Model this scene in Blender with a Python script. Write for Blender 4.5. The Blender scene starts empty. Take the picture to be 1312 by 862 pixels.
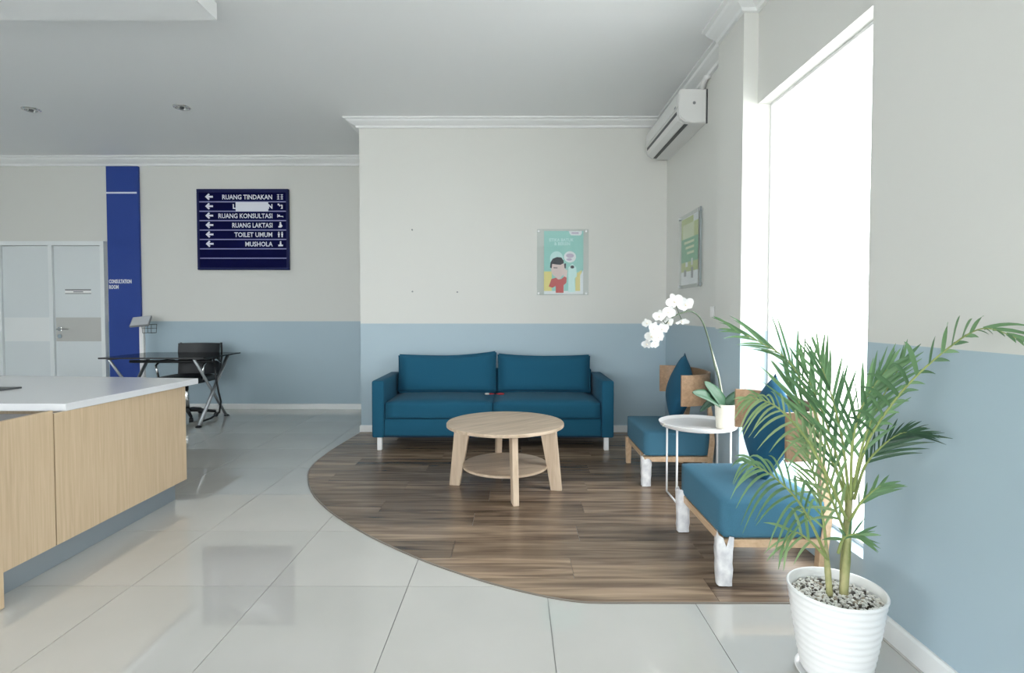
import bpy, bmesh, math, random
from mathutils import Vector, Matrix, Euler
PI = math.pi
S = bpy.context.scene
COL = S.collection
random.seed(7)

# ------------------------------------------------------------------ camera
CAM_H = 1.1896
cd = bpy.data.cameras.new('camera')
cd.sensor_width = 36.0
cd.lens = 703.9 / 1312 * 36
cd.shift_x = -1.3 / 1312
cd.shift_y = -11.4 / 1312
cd.clip_start = 0.05
cam = bpy.data.objects.new('camera', cd)
COL.objects.link(cam)
cam.location = (0, 0, CAM_H)
cam.rotation_euler = (PI / 2 - 0.0289, 0, 0.0026)
S.camera = cam

# ------------------------------------------------------------------ sky
W = bpy.data.worlds.new('World')
S.world = W
W.use_nodes = True
bg = W.node_tree.nodes['Background']
bg.inputs['Color'].default_value = (0.96, 0.985, 1.0, 1)
bg.inputs['Strength'].default_value = 4.0

# ------------------------------------------------------------------ exposure
S.view_settings.view_transform = 'Standard'
S.view_settings.look = 'None'
S.view_settings.gamma = 1
S.view_settings.use_curve_mapping = False
S.view_settings.exposure = 1.27
S.cycles.max_bounces = 10
S.cycles.diffuse_bounces = 7
S.cycles.transparent_max_bounces = 16
S.cycles.sample_clamp_indirect = 8
S.cycles.use_denoising = True


def portal(name, loc, rot, sx, sy):
    l = bpy.data.lights.new(name, 'AREA')
    l.shape = 'RECTANGLE'
    l.size = sx
    l.size_y = sy
    l.cycles.is_portal = True
    o = bpy.data.objects.new(name, l)
    COL.objects.link(o)
    o.location = loc
    o.rotation_euler = rot
    return o


# ------------------------------------------------------------------ materials
def mat(name, col, rough=0.5, metal=0.0, spec=0.5, **kw):
    m = bpy.data.materials.new(name)
    m.use_nodes = True
    b = m.node_tree.nodes['Principled BSDF']
    b.inputs['Base Color'].default_value = (*col, 1)
    b.inputs['Roughness'].default_value = rough
    b.inputs['Metallic'].default_value = metal
    b.inputs['Specular IOR Level'].default_value = spec
    for k, v in kw.items():
        b.inputs[k.replace('_', ' ')].default_value = v
    return m


def nt(m):
    return m.node_tree.nodes, m.node_tree.links, m.node_tree.nodes['Principled BSDF']


def add_noise_color(m, c1, c2, scale=(1, 1, 1), nscale=8, detail=4, bump=0.0, coord='Object', lo=0.35, hi=0.65,
                    distortion=0.0, bump_scale=None):
    n, l, b = nt(m)
    tc = n.new('ShaderNodeTexCoord')
    mp = n.new('ShaderNodeMapping')
    mp.inputs['Scale'].default_value = scale
    no = n.new('ShaderNodeTexNoise')
    no.inputs['Scale'].default_value = nscale
    no.inputs['Detail'].default_value = detail
    no.inputs['Distortion'].default_value = distortion
    r = n.new('ShaderNodeValToRGB')
    r.color_ramp.elements[0].position = lo
    r.color_ramp.elements[1].position = hi
    r.color_ramp.elements[0].color = (*c1, 1)
    r.color_ramp.elements[1].color = (*c2, 1)
    l.new(tc.outputs[coord], mp.inputs['Vector'])
    l.new(mp.outputs[0], no.inputs['Vector'])
    l.new(no.outputs['Fac'], r.inputs[0])
    l.new(r.outputs[0], b.inputs['Base Color'])
    if bump:
        src = no
        if bump_scale:
            src = n.new('ShaderNodeTexNoise')
            src.inputs['Scale'].default_value = bump_scale
            src.inputs['Detail'].default_value = 3
            l.new(tc.outputs[coord], src.inputs['Vector'])
        bp = n.new('ShaderNodeBump')
        bp.inputs['Strength'].default_value = bump
        bp.inputs['Distance'].default_value = 0.002
        l.new(src.outputs['Fac'], bp.inputs['Height'])
        l.new(bp.outputs[0], b.inputs['Normal'])
    return m


UPPER = (0.665, 0.665, 0.635)
LOWER = (0.40, 0.505, 0.57)
WAINSCOT = 1.073


def wall_paint():
    m = mat('wall_paint_two_tone', UPPER, 0.55, spec=0.3)
    n, l, b = nt(m)
    g = n.new('ShaderNodeNewGeometry')
    sx = n.new('ShaderNodeSeparateXYZ')
    gt = n.new('ShaderNodeMath')
    gt.operation = 'GREATER_THAN'
    gt.inputs[1].default_value = WAINSCOT
    mx = n.new('ShaderNodeMix')
    mx.data_type = 'RGBA'
    mx.inputs['A'].default_value = (*LOWER, 1)
    mx.inputs['B'].default_value = (*UPPER, 1)
    l.new(g.outputs['Position'], sx.inputs[0])
    l.new(sx.outputs['Z'], gt.inputs[0])
    l.new(gt.outputs[0], mx.inputs['Factor'])
    l.new(mx.outputs['Result'], b.inputs['Base Color'])
    no = n.new('ShaderNodeTexNoise')
    no.inputs['Scale'].default_value = 180
    bp = n.new('ShaderNodeBump')
    bp.inputs['Strength'].default_value = 0.04
    bp.inputs['Distance'].default_value = 0.002
    l.new(g.outputs['Position'], no.inputs['Vector'])
    l.new(no.outputs['Fac'], bp.inputs['Height'])
    l.new(bp.outputs[0], b.inputs['Normal'])
    return m


def wood(name, dark, light, scale=(1, 12, 12), nscale=3.0, rough=0.45, bump=0.05, per_object=False, detail=6, lo=0.3, hi=0.7,
         dist=0.6, spec=0.4):
    m = mat(name, light, rough, spec=spec)
    n, l, b = nt(m)
    tc = n.new('ShaderNodeTexCoord')
    mp = n.new('ShaderNodeMapping')
    mp.inputs['Scale'].default_value = scale
    no = n.new('ShaderNodeTexNoise')
    no.noise_dimensions = '4D'
    no.inputs['Scale'].default_value = nscale
    no.inputs['Detail'].default_value = detail
    no.inputs['Distortion'].default_value = dist
    r = n.new('ShaderNodeValToRGB')
    r.color_ramp.elements[0].position = lo
    r.color_ramp.elements[1].position = hi
    r.color_ramp.elements[0].color = (*dark, 1)
    r.color_ramp.elements[1].color = (*light, 1)
    l.new(tc.outputs['Object'], mp.inputs['Vector'])
    l.new(mp.outputs[0], no.inputs['Vector'])
    l.new(no.outputs['Fac'], r.inputs[0])
    oi = n.new('ShaderNodeObjectInfo')
    mu = n.new('ShaderNodeMath')
    mu.operation = 'MULTIPLY'
    mu.inputs[1].default_value = 37.0
    l.new(oi.outputs['Random'], mu.inputs[0])
    l.new(mu.outputs[0], no.inputs['W'])
    if per_object:
        hsv = n.new('ShaderNodeHueSaturation')
        mr = n.new('ShaderNodeMapRange')
        mr.inputs['To Min'].default_value = 0.68
        mr.inputs['To Max'].default_value = 1.4
        l.new(oi.outputs['Random'], mr.inputs['Value'])
        l.new(mr.outputs[0], hsv.inputs['Value'])
        l.new(r.outputs[0], hsv.inputs['Color'])
        l.new(hsv.outputs[0], b.inputs['Base Color'])
    else:
        l.new(r.outputs[0], b.inputs['Base Color'])
    if bump:
        bp = n.new('ShaderNodeBump')
        bp.inputs['Strength'].default_value = bump
        bp.inputs['Distance'].default_value = 0.001
        l.new(no.outputs['Fac'], bp.inputs['Height'])
        l.new(bp.outputs[0], b.inputs['Normal'])
    return m


def glass_pane(name, tint=(1, 1, 1), refl=1.0):
    m = bpy.data.materials.new(name)
    m.use_nodes = True
    n, l = m.node_tree.nodes, m.node_tree.links
    n.clear()
    out = n.new('ShaderNodeOutputMaterial')
    tr = n.new('ShaderNodeBsdfTransparent')
    tr.inputs[0].default_value = (*tint, 1)
    gl = n.new('ShaderNodeBsdfGlossy')
    gl.inputs['Roughness'].default_value = 0.02
    fr = n.new('ShaderNodeLayerWeight')
    fr.inputs['Blend'].default_value = 0.5
    pw = n.new('ShaderNodeMath')
    pw.operation = 'POWER'
    pw.inputs[1].default_value = 5.0
    mu = n.new('ShaderNodeMath')
    mu.operation = 'MULTIPLY_ADD'
    mu.inputs[1].default_value = 0.9 * refl
    mu.inputs[2].default_value = 0.035 * refl
    l.new(fr.outputs['Facing'], pw.inputs[0])
    l.new(pw.outputs[0], mu.inputs[0])
    mx = n.new('ShaderNodeMixShader')
    l.new(mu.outputs[0], mx.inputs[0])
    l.new(tr.outputs[0], mx.inputs[1])
    l.new(gl.outputs[0], mx.inputs[2])
    l.new(mx.outputs[0], out.inputs[0])
    return m


def leaf_mat(name, c1, c2, transl=0.45):
    m = bpy.data.materials.new(name)
    m.use_nodes = True
    n, l, b = nt(m)
    out = n['Material Output']
    oi = n.new('ShaderNodeObjectInfo')
    mx = n.new('ShaderNodeMix')
    mx.data_type = 'RGBA'
    mx.inputs['A'].default_value = (*c1, 1)
    mx.inputs['B'].default_value = (*c2, 1)
    l.new(oi.outputs['Random'], mx.inputs['Factor'])
    l.new(mx.outputs['Result'], b.inputs['Base Color'])
    b.inputs['Roughness'].default_value = 0.4
    tl = n.new('ShaderNodeBsdfTranslucent')
    ms = n.new('ShaderNodeMixShader')
    ms.inputs[0].default_value = transl
    l.new(mx.outputs['Result'], tl.inputs[0])
    l.new(b.outputs[0], ms.inputs[1])
    l.new(tl.outputs[0], ms.inputs[2])
    l.new(ms.outputs[0], out.inputs[0])
    return m


def fabric(name, c, sc=900):
    m = mat(name, c, 0.9, spec=0.15)
    c1 = tuple(x * 0.8 for x in c)
    c2 = tuple(x * 1.2 for x in c)
    add_noise_color(m, c1, c2, nscale=sc, detail=2, bump=0.25)
    n, l, b = nt(m)
    b.inputs['Sheen Weight'].default_value = 0.05
    b.inputs['Sheen Roughness'].default_value = 0.4
    return m


M = {}
M['wall'] = wall_paint()
M['ceiling'] = mat('ceiling_paint', (0.84, 0.85, 0.86), 0.6, spec=0.3)
M['white_trim'] = mat('white_trim', (0.82, 0.83, 0.83), 0.4)
M['slab'] = mat('floor_grout', (0.27, 0.27, 0.265), 0.6)
M['tile'] = mat('polished_tile', (0.6, 0.6, 0.58), 0.025, spec=0.5, IOR=1.85)
add_noise_color(M['tile'], (0.50, 0.495, 0.47), (0.55, 0.54, 0.515), nscale=1.3, detail=5, coord='Object')
M['plank'] = wood('dark_plank', (0.075, 0.048, 0.033), (0.36, 0.26, 0.18), scale=(0.6, 8, 8), nscale=2.4, dist=1.1, rough=0.27,
                  bump=0.12, per_object=True, lo=0.3, hi=0.72)
M['edge_trim'] = mat('edge_strip', (0.2, 0.17, 0.14), 0.4)
M['oak'] = wood('counter_oak', (0.55, 0.41, 0.26), (0.66, 0.51, 0.35), scale=(22, 22, 0.8), nscale=4, rough=0.5, lo=0.3, hi=0.7)
M['ash'] = wood('table_ash', (0.37, 0.275, 0.19), (0.62, 0.49, 0.37), scale=(1.0, 11, 11), nscale=3, rough=0.45, lo=0.25, hi=0.7)
M['ash_leg'] = wood('table_ash_leg', (0.48, 0.36, 0.255), (0.66, 0.53, 0.4), scale=(14, 14, 1.2), nscale=3, rough=0.45)
M['chair_wood'] = wood('chair_wood', (0.5, 0.33, 0.2), (0.66, 0.47, 0.31), scale=(10, 1.2, 10), nscale=4, rough=0.45)
M['chair_back'] = wood('chair_back_wood', (0.27, 0.165, 0.095), (0.44, 0.28, 0.17), scale=(10, 1.5, 12), nscale=4, rough=0.4)
M['sofa'] = fabric('sofa_fabric', (0.015, 0.095, 0.165))
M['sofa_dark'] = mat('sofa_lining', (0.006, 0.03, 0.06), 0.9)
M['chair_fabric'] = fabric('chair_fabric', (0.058, 0.165, 0.245))
M['pillow'] = fabric('pillow_fabric', (0.018, 0.09, 0.16))
M['metal'] = mat('brushed_metal', (0.75, 0.76, 0.77), 0.3, 1.0)
M['steel_leg'] = mat('satin_steel', (0.42, 0.44, 0.46), 0.4, 0.8)
M['kick'] = mat('kick_metal', (0.36, 0.41, 0.45), 0.35, 0.6)
M['chrome'] = mat('chrome', (0.7, 0.7, 0.7), 0.12, 1.0)
M['worktop'] = mat('worktop_solid', (0.7, 0.71, 0.73), 0.22)
M['dark_top'] = mat('inner_top', (0.12, 0.11, 0.11), 0.4)
M['black'] = mat('black_plastic', (0.012, 0.013, 0.015), 0.45)
M['mesh_black'] = mat('black_leatherette', (0.015, 0.018, 0.022), 0.5)
M['grey'] = mat('mid_grey', (0.25, 0.26, 0.27), 0.4)
M['dark_grey'] = mat('dark_grey', (0.07, 0.075, 0.08), 0.5)
M['white'] = mat('white_paint', (0.83, 0.83, 0.83), 0.35)
M['white_gloss'] = mat('white_powder_coat', (0.85, 0.85, 0.86), 0.3)
M['ac'] = mat('ac_plastic', (0.74, 0.74, 0.73), 0.35)
M['door'] = mat('door_laminate', (0.68, 0.72, 0.735), 0.4)
M['door_frame'] = mat('door_frame_white', (0.76, 0.79, 0.8), 0.4)
M['band'] = mat('door_band', (0.5, 0.5, 0.48), 0.45)
M['band_light'] = mat('door_band_light', (0.78, 0.8, 0.8), 0.4)
M['blue'] = mat('royal_blue_panel', (0.024, 0.06, 0.29), 0.5, spec=0.3)
M['navy'] = mat('navy_sign', (0.001, 0.002, 0.045), 0.7, spec=0.1)
M['navy_frame'] = mat('navy_frame', (0.012, 0.016, 0.08), 0.6, spec=0.2)
M['sign_line'] = mat('sign_line', (0.26, 0.28, 0.5), 0.5)
M['sign_white'] = mat('sign_white', (0.72, 0.74, 0.82), 0.5)
M['wrap'] = mat('foam_wrap', (0.74, 0.74, 0.76), 0.5)
add_noise_color(M['wrap'], (0.6, 0.6, 0.63), (0.84, 0.84, 0.85), nscale=22, detail=5, bump=0.8)
M['pot'] = mat('white_ceramic', (0.85, 0.85, 0.85), 0.3)
M['cream_pot'] = mat('cream_ceramic', (0.78, 0.74, 0.64), 0.4)
M['soil'] = mat('soil', (0.05, 0.035, 0.025), 0.95)
M['pebble'] = mat('pebble', (0.86, 0.84, 0.8), 0.6)
M['palm_leaf'] = leaf_mat('palm_leaf', (0.11, 0.225, 0.11), (0.24, 0.41, 0.2), 0.5)
M['palm_dark'] = leaf_mat('palm_leaf_dark', (0.03, 0.075, 0.045), (0.05, 0.12, 0.06), 0.25)
M['palm_pale'] = leaf_mat('palm_leaf_pale', (0.2, 0.34, 0.14), (0.36, 0.48, 0.24), 0.45)
M['rachis'] = mat('palm_stalk', (0.3, 0.36, 0.12), 0.5)
M['trunk'] = mat('palm_cane', (0.4, 0.38, 0.17), 0.55)
add_noise_color(M['trunk'], (0.22, 0.25, 0.09), (0.52, 0.47, 0.24), scale=(1, 1, 0.6), nscale=18, detail=3)
M['orchid_leaf'] = leaf_mat('orchid_leaf', (0.025, 0.075, 0.045), (0.045, 0.11, 0.06), 0.1)
M['orchid_stem'] = mat('orchid_stem', (0.07, 0.1, 0.06), 0.5)
M['petal'] = leaf_mat('orchid_petal', (0.86, 0.86, 0.86), (0.92, 0.92, 0.9), 0.35)
M['petal_heart'] = mat('orchid_heart', (0.8, 0.72, 0.6), 0.5)
M['glass'] = glass_pane('window_glass', (0.98, 0.99, 0.99))
M['acrylic'] = glass_pane('acrylic', (0.97, 0.98, 0.98), 1.0)
M['smoke_glass'] = glass_pane('smoked_glass', (0.18, 0.2, 0.21), 1.0)
M['edge_grey'] = mat('acrylic_edge', (0.28, 0.32, 0.33), 0.3)
M['red'] = mat('red_cloth', (0.34, 0.035, 0.045), 0.8)
M['ground'] = mat('outdoor_paving', (0.66, 0.65, 0.62), 0.8)
M['p_teal'] = mat('poster_teal', (0.33, 0.64, 0.59), 0.5)
M['p_pale'] = mat('poster_pale', (0.6, 0.82, 0.8), 0.5)
M['p_yellow'] = mat('poster_yellow', (0.78, 0.68, 0.26), 0.5)
M['p_hair'] = mat('poster_hair', (0.03, 0.035, 0.05), 0.5)
M['p_skin'] = mat('poster_skin', (0.75, 0.6, 0.58), 0.5)
M['p_red'] = mat('poster_red', (0.58, 0.1, 0.1), 0.5)
M['p_white'] = mat('poster_white', (0.8, 0.82, 0.84), 0.5)
M['p_lav'] = mat('poster_lavender', (0.55, 0.47, 0.6), 0.5)
M['p_lime'] = mat('poster_lime', (0.48, 0.56, 0.2), 0.5)
M['p_green'] = mat('poster_green', (0.15, 0.42, 0.24), 0.5)
M['p_lime_pale'] = mat('poster_lime_pale', (0.68, 0.74, 0.5), 0.5)
M['screen'] = mat('kiosk_screen', (0.55, 0.57, 0.6), 0.2)


# ------------------------------------------------------------------ helpers
def link(o, parent=None, loc=(0, 0, 0), rot=(0, 0, 0)):
    COL.objects.link(o)
    if parent is not None:
        o.parent = parent
    o.location = loc
    o.rotation_euler = rot
    return o


def obj(name, bm, m, parent=None, loc=(0, 0, 0), rot=(0, 0, 0), smooth=False, auto=None):
    me = bpy.data.meshes.new(name)
    bmesh.ops.recalc_face_normals(bm, faces=bm.faces[:])
    bm.to_mesh(me)
    bm.free()
    for mm in (m if isinstance(m, (list, tuple)) else [m]):
        me.materials.append(mm)
    o = bpy.data.objects.new(name, me)
    link(o, parent, loc, rot)
    if smooth or auto is not None:
        me.polygons.foreach_set('use_smooth', [True] * len(me.polygons))
        if auto is not None:
            me.set_sharp_from_angle(angle=math.radians(auto))
    return o


def thing(name, label, cat, loc=(0, 0, 0), rz=0, group=None):
    o = bpy.data.objects.new(name, None)
    link(o, None, loc, (0, 0, rz))
    o.empty_display_size = 0.1
    o['label'] = label
    o['category'] = cat
    if group:
        o['group'] = group
    return o


def tag(o, label, cat, group=None):
    o['label'] = label
    o['category'] = cat
    if group:
        o['group'] = group
    return o


def struct(o, parent=None):
    o['kind'] = 'structure'
    return o


def add_box(bm, x0, x1, y0, y1, z0, z1):
    vs = [bm.verts.new(p) for p in ((x0, y0, z0), (x1, y0, z0), (x1, y1, z0), (x0, y1, z0),
                                    (x0, y0, z1), (x1, y0, z1), (x1, y1, z1), (x0, y1, z1))]
    fs = []
    for q in ((0, 3, 2, 1), (4, 5, 6, 7), (0, 1, 5, 4), (1, 2, 6, 5), (2, 3, 7, 6), (3, 0, 4, 7)):
        fs.append(bm.faces.new([vs[i] for i in q]))
    return vs, fs


def box(x0, x1, y0, y1, z0, z1, bev=0.0, seg=2):
    bm = bmesh.new()
    add_box(bm, x0, x1, y0, y1, z0, z1)
    if bev:
        bmesh.ops.bevel(bm, geom=bm.edges[:], offset=bev, segments=seg, profile=0.5, affect='EDGES')
    return bm


def add_tube(bm, pts, r, n=8, caps=True):
    pts = [Vector(p) for p in pts]
    rs = r if isinstance(r, (list, tuple)) else [r] * len(pts)
    rings = []
    up = Vector((0, 0, 1))
    t0 = (pts[1] - pts[0]).normalized()
    if abs(t0.dot(up)) > 0.95:
        up = Vector((0, 1, 0))
    side = t0.cross(up).normalized()
    for i, p in enumerate(pts):
        if i == 0:
            t = pts[1] - pts[0]
        elif i == len(pts) - 1:
            t = pts[-1] - pts[-2]
        else:
            t = (pts[i + 1] - pts[i]).normalized() + (pts[i] - pts[i - 1]).normalized()
        t.normalize()
        side = (side - t * side.dot(t))
        side = side.normalized() if side.length > 1e-6 else t.orthogonal().normalized()
        b = t.cross(side)
        rings.append([bm.verts.new(p + (side * math.cos(2 * PI * k / n) + b * math.sin(2 * PI * k / n)) * rs[i]) for k in range(n)])
    for a, b in zip(rings, rings[1:]):
        for k in range(n):
            bm.faces.new((a[k], a[(k + 1) % n], b[(k + 1) % n], b[k]))
    if caps:
        bm.faces.new(list(reversed(rings[0])))
        bm.faces.new(rings[-1])
    return bm


def tube(pts, r, n=8):
    return add_tube(bmesh.new(), pts, r, n)


def add_lathe(bm, prof, n=32, cx=0, cy=0):
    rings = []
    for r, z in prof:
        if r < 1e-6:
            rings.append([bm.verts.new((cx, cy, z))])
        else:
            rings.append([bm.verts.new((cx + r * math.cos(2 * PI * k / n), cy + r * math.sin(2 * PI * k / n), z)) for k in range(n)])
    for a, b in zip(rings, rings[1:]):
        for k in range(n):
            if len(a) == 1 and len(b) == 1:
                continue
            if len(a) == 1:
                bm.faces.new((a[0], b[(k + 1) % n], b[k]))
            elif len(b) == 1:
                bm.faces.new((a[k], a[(k + 1) % n], b[0]))
            else:
                bm.faces.new((a[k], a[(k + 1) % n], b[(k + 1) % n], b[k]))
    return bm


def lathe(prof, n=32):
    return add_lathe(bmesh.new(), prof, n)


def prism(poly, axis, a, b):
    """extrude a 2D polygon along an axis: axis 'x' poly=(y,z); 'y' poly=(x,z); 'z' poly=(x,y)"""
    bm = bmesh.new()

    def P(p, h):
        if axis == 'x':
            return (h, p[0], p[1])
        if axis == 'y':
            return (p[0], h, p[1])
        return (p[0], p[1], h)
    A = [bm.verts.new(P(p, a)) for p in poly]
    B = [bm.verts.new(P(p, b)) for p in poly]
    bm.faces.new(list(reversed(A)))
    bm.faces.new(B)
    n = len(poly)
    for i in range(n):
        bm.faces.new((A[i], A[(i + 1) % n], B[(i + 1) % n], B[i]))
    return bm


def sweep(path, prof, ceil=True, z0=0.0):
    """sweep a wall-trim profile (distance from wall, z) along an XY path; room lies to the left of the path"""
    bm = bmesh.new()
    P = [Vector((p[0], p[1])) for p in path]
    rings = []
    for i, p in enumerate(P):
        def nrm(a, b):
            d = (b - a).normalized()
            return Vector((-d.y, d.x))
        if i == 0:
            m = nrm(P[0], P[1])
        elif i == len(P) - 1:
            m = nrm(P[-2], P[-1])
        else:
            n1, n2 = nrm(P[i - 1], p), nrm(p, P[i + 1])
            m = (n1 + n2) / (1 + n1.dot(n2))
        rings.append([bm.verts.new((p.x + m.x * d, p.y + m.y * d, z0 + z)) for d, z in prof])
    k = len(prof)
    for a, b in zip(rings, rings[1:]):
        for j in range(k):
            bm.faces.new((a[j], a[(j + 1) % k], b[(j + 1) % k], b[j]))
    bm.faces.new(list(reversed(rings[0])))
    bm.faces.new(rings[-1])
    return bm


def soft_box(w, d, h, bulge_top=0.02, bulge_side=0.008, r=0.03, bottom=0.0, nx=10, ny=10, nz=4, sag=None):
    """upholstered block centred in x,y with base at z=0: rounded edges, crowned faces"""
    bm = bmesh.new()
    bmesh.ops.create_cube(bm, size=2)
    bmesh.ops.subdivide_edges(bm, edges=bm.edges[:], cuts=9, use_grid_fill=True)
    for v in bm.verts:
        x, y, z = v.co
        X, Y, Z = x * w / 2, y * d / 2, z * h / 2
        # rounding
        hw, hd, hh = w / 2 - r, d / 2 - r, h / 2 - r
        cx, cy, cz = max(-hw, min(hw, X)), max(-hd, min(hd, Y)), max(-hh, min(hh, Z))
        dv = Vector((X - cx, Y - cy, Z - cz))
        if dv.length > 1e-9:
            dv = dv.normalized() * min(r, max(dv.length, r * 0.999) if (abs(x) == 1 or abs(y) == 1 or abs(z) == 1) else dv.length)
        p = Vector((cx, cy, cz)) + dv
        ax, ay, az = 1 - x * x, 1 - y * y, 1 - z * z
        if z > 0:
            p.z += bulge_top * (max(0, ax) ** 0.5) * (max(0, ay) ** 0.5) * z
        p.x += math.copysign(bulge_side, x) * abs(x) * ay * az if abs(x) > 0.5 else 0
        p.y += math.copysign(bulge_side, y) * abs(y) * ax * az if abs(y) > 0.5 else 0
        if sag:
            p += sag(x, y, z)
        v.co = p + Vector((0, 0, h / 2))
    return bm


def pillow(w, h, t, n=14, pinch=0.06):
    """scatter cushion in the XZ plane (thickness along Y), centred at the origin, pointed corners"""
    bm = bmesh.new()
    grid = {}
    for s in (1, -1):
        for i in range(n + 1):
            for j in range(n + 1):
                u, v = i / n * 2 - 1, j / n * 2 - 1
                edge = i in (0, n) or j in (0, n)
                if edge and s == -1:
                    grid[s, i, j] = grid[1, i, j]
                    continue
                x = u * w / 2 * (1 - pinch * (1 - v * v))
                z = v * h / 2 * (1 - pinch * (1 - u * u))
                k = ((1 - u * u) * (1 - v * v)) ** 0.45
                grid[s, i, j] = bm.verts.new((x, s * t / 2 * k, z))
    for s in (1, -1):
        for i in range(n):
            for j in range(n):
                q = [grid[s, i, j], grid[s, i + 1, j], grid[s, i + 1, j + 1], grid[s, i, j + 1]]
                bm.faces.new(q if s == -1 else list(reversed(q)))
    return bm


def text_mesh(s, size, bold=0.0, align='LEFT', width=None, extrude=0.0):
    cu = bpy.data.curves.new('lettering', 'FONT')
    cu.body = s
    cu.size = size
    cu.offset = bold
    cu.extrude = extrude
    cu.align_x = align
    cu.resolution_u = 2
    o = bpy.data.objects.new('lettering', cu)
    COL.objects.link(o)
    bpy.context.view_layer.update()
    me = bpy.data.meshes.new_from_object(o.evaluated_get(bpy.context.evaluated_depsgraph_get()))
    bpy.data.objects.remove(o)
    bpy.data.curves.remove(cu)
    if width:
        xs = [v.co.x for v in me.vertices]
        k = width / (max(xs) - min(xs))
        for v in me.vertices:
            v.co.x *= k
    return me


def lettering(s, size, m, parent, loc, rot, **kw):
    me = text_mesh(s, size, **kw)
    me.materials.append(m)
    o = bpy.data.objects.new('lettering', me)
    return link(o, parent, loc, rot)


FACE_CAM = (PI / 2, 0, 0)      # flat XY shape turned to face -Y


def flat_poly(name, pts, m, parent, y, t=0.0008):
    """thin printed shape on a board facing -Y; pts are (x,z)"""
    return obj(name, prism(pts, 'y', y - t, y), m, parent)


# ------------------------------------------------------------------ large structure
CEIL = 3.047
YS = 5.397       # wall behind the sofa
YF = 6.689       # far wall of the hall
XF = 1.487       # right wall beyond the pier
XP = 1.37        # face of the pier
XN = 1.364       # right wall nearest the camera
XW = 1.458       # wall in the window bay
XB = -1.513      # left end of the sofa wall
YN, YP0, YP1 = 2.125, 3.333, 3.745
XL, YR = -7.2, -5.0
XO = 1.72
SILL, HEAD = 0.155, 2.434

floor = obj('floor', box(XL - 0.2, XO, YR - 0.2, YF + 0.2, -0.15, -0.004), M['slab'])
struct(floor)
ceil = struct(obj('ceiling', box(XL - 0.2, XO, YR - 0.2, YF + 0.2, CEIL, CEIL + 0.15), M['ceiling']))
struct(obj('wall_back', box(XB, XO, YS, YF + 0.2, 0, CEIL), M['wall']))
struct(obj('wall_far', box(XL, XB, YF, YF + 0.2, 0, CEIL), M['wall']))
LY0, LY1 = -4.4, -0.8
for y0, y1, z0, z1 in ((YR - 0.2, LY0, 0, CEIL), (LY1, YF + 0.2, 0, CEIL), (LY0, LY1, 0, 0.12), (LY0, LY1, 2.6, CEIL)):
    struct(obj('wall_left', box(XL - 0.2, XL, y0, y1, z0, z1), M['wall']))

for x0, y0, y1, z0, z1 in ((XF, YP1, YS, 0, CEIL),          # beyond the pier
                           (XP, YP0, YP1, 0, CEIL),         # pier
                           (XW, YN, YP0, 0, SILL), (XW, YN, YP0, HEAD, CEIL),     # under and over the window
                           (XN, -1.0, YN, 0, CEIL),         # near part of the wall
                           (XW, -2.6, -1.0, 0, SILL), (XW, -2.6, -1.0, HEAD, CEIL),
                           (XN, YR - 0.2, -2.6, 0, CEIL)):
    struct(obj('wall_right', box(x0, XO, y0, y1, z0, z1), M['wall']))
# glazed front behind the camera
RX0, RX1, RZ0, RZ1 = -5.5, 0.55, 0.12, 2.6
bm = bmesh.new()
add_box(bm, XL, RX0, YR - 0.2, YR, 0, CEIL)
add_box(bm, RX1, XN, YR - 0.2, YR, 0, CEIL)
add_box(bm, RX0, RX1, YR - 0.2, YR, 0, RZ0)
add_box(bm, RX0, RX1, YR - 0.2, YR, RZ1, CEIL)
struct(obj('wall_rear', bm, M['wall']))
struct(obj('ground', box(-40, 40, -40, 40, -0.35, -0.2), M['ground']))


def window(idx, axis, a0, a1, z0, z1, pos, mull):
    w = bpy.data.objects.new('window_%d' % idx, None)
    link(w)
    struct(w)
    f = 0.016 if idx == 1 else 0.045

    def B(u0, u1, v0, v1, t0, t1, name, m):
        if axis == 'x':
            return obj(name, box(pos + t0, pos + t1, u0, u1, v0, v1), m, w)
        return obj(name, box(u0, u1, pos + t0, pos + t1, v0, v1), m, w)
    B(a0, a0 + f, z0, z1, 0, 0.05, 'window_frame', M['white_trim'])
    B(a1 - f, a1, z0, z1, 0, 0.05, 'window_frame', M['white_trim'])
    B(a0 + f, a1 - f, z0, z0 + f, 0, 0.05, 'window_frame', M['white_trim'])
    B(a0 + f, a1 - f, z1 - f, z1, 0, 0.05, 'window_frame', M['white_trim'])
    for x in mull:
        B(x - 0.02, x + 0.02, z0 + f, z1 - f, 0.003, 0.047, 'mullion', M['white_trim'])
    e = [a0 + f] + list(mull) + [a1 - f]
    for p, q in zip(e, e[1:]):
        B(p + (0.02 if p in mull else 0), q - (0.02 if q in mull else 0), z0 + f, z1 - f, 0.02, 0.026, 'pane', M['glass'])
    return w


window(1, 'x', YN, YP0, SILL, HEAD, 1.535, [])
window(2, 'x', -2.6, -1.0, SILL, HEAD, 1.535, [])  # unseen window bay, added behind the camera for its daylight
window(3, 'y', RX0, RX1, RZ0, RZ1, YR - 0.1, [RX0 + (RX1 - RX0) * k / 4 for k in (1, 2, 3)])
portal('sky_portal', (XO + 0.01, (YN + YP0) / 2, (SILL + HEAD) / 2), (0, PI / 2, 0), HEAD - SILL, YP0 - YN)
window(4, 'x', LY0, LY1, 0.12, 2.6, XL - 0.12, [LY0 + (LY1 - LY0) * k / 4 for k in (1, 2, 3)])
portal('sky_portal', (XL - 0.22, (LY0 + LY1) / 2, 1.36), (0, -PI / 2, 0), 2.48, LY1 - LY0)
portal('sky_portal', (XO + 0.01, -1.8, (SILL + HEAD) / 2), (0, PI / 2, 0), HEAD - SILL, 1.6)
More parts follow.
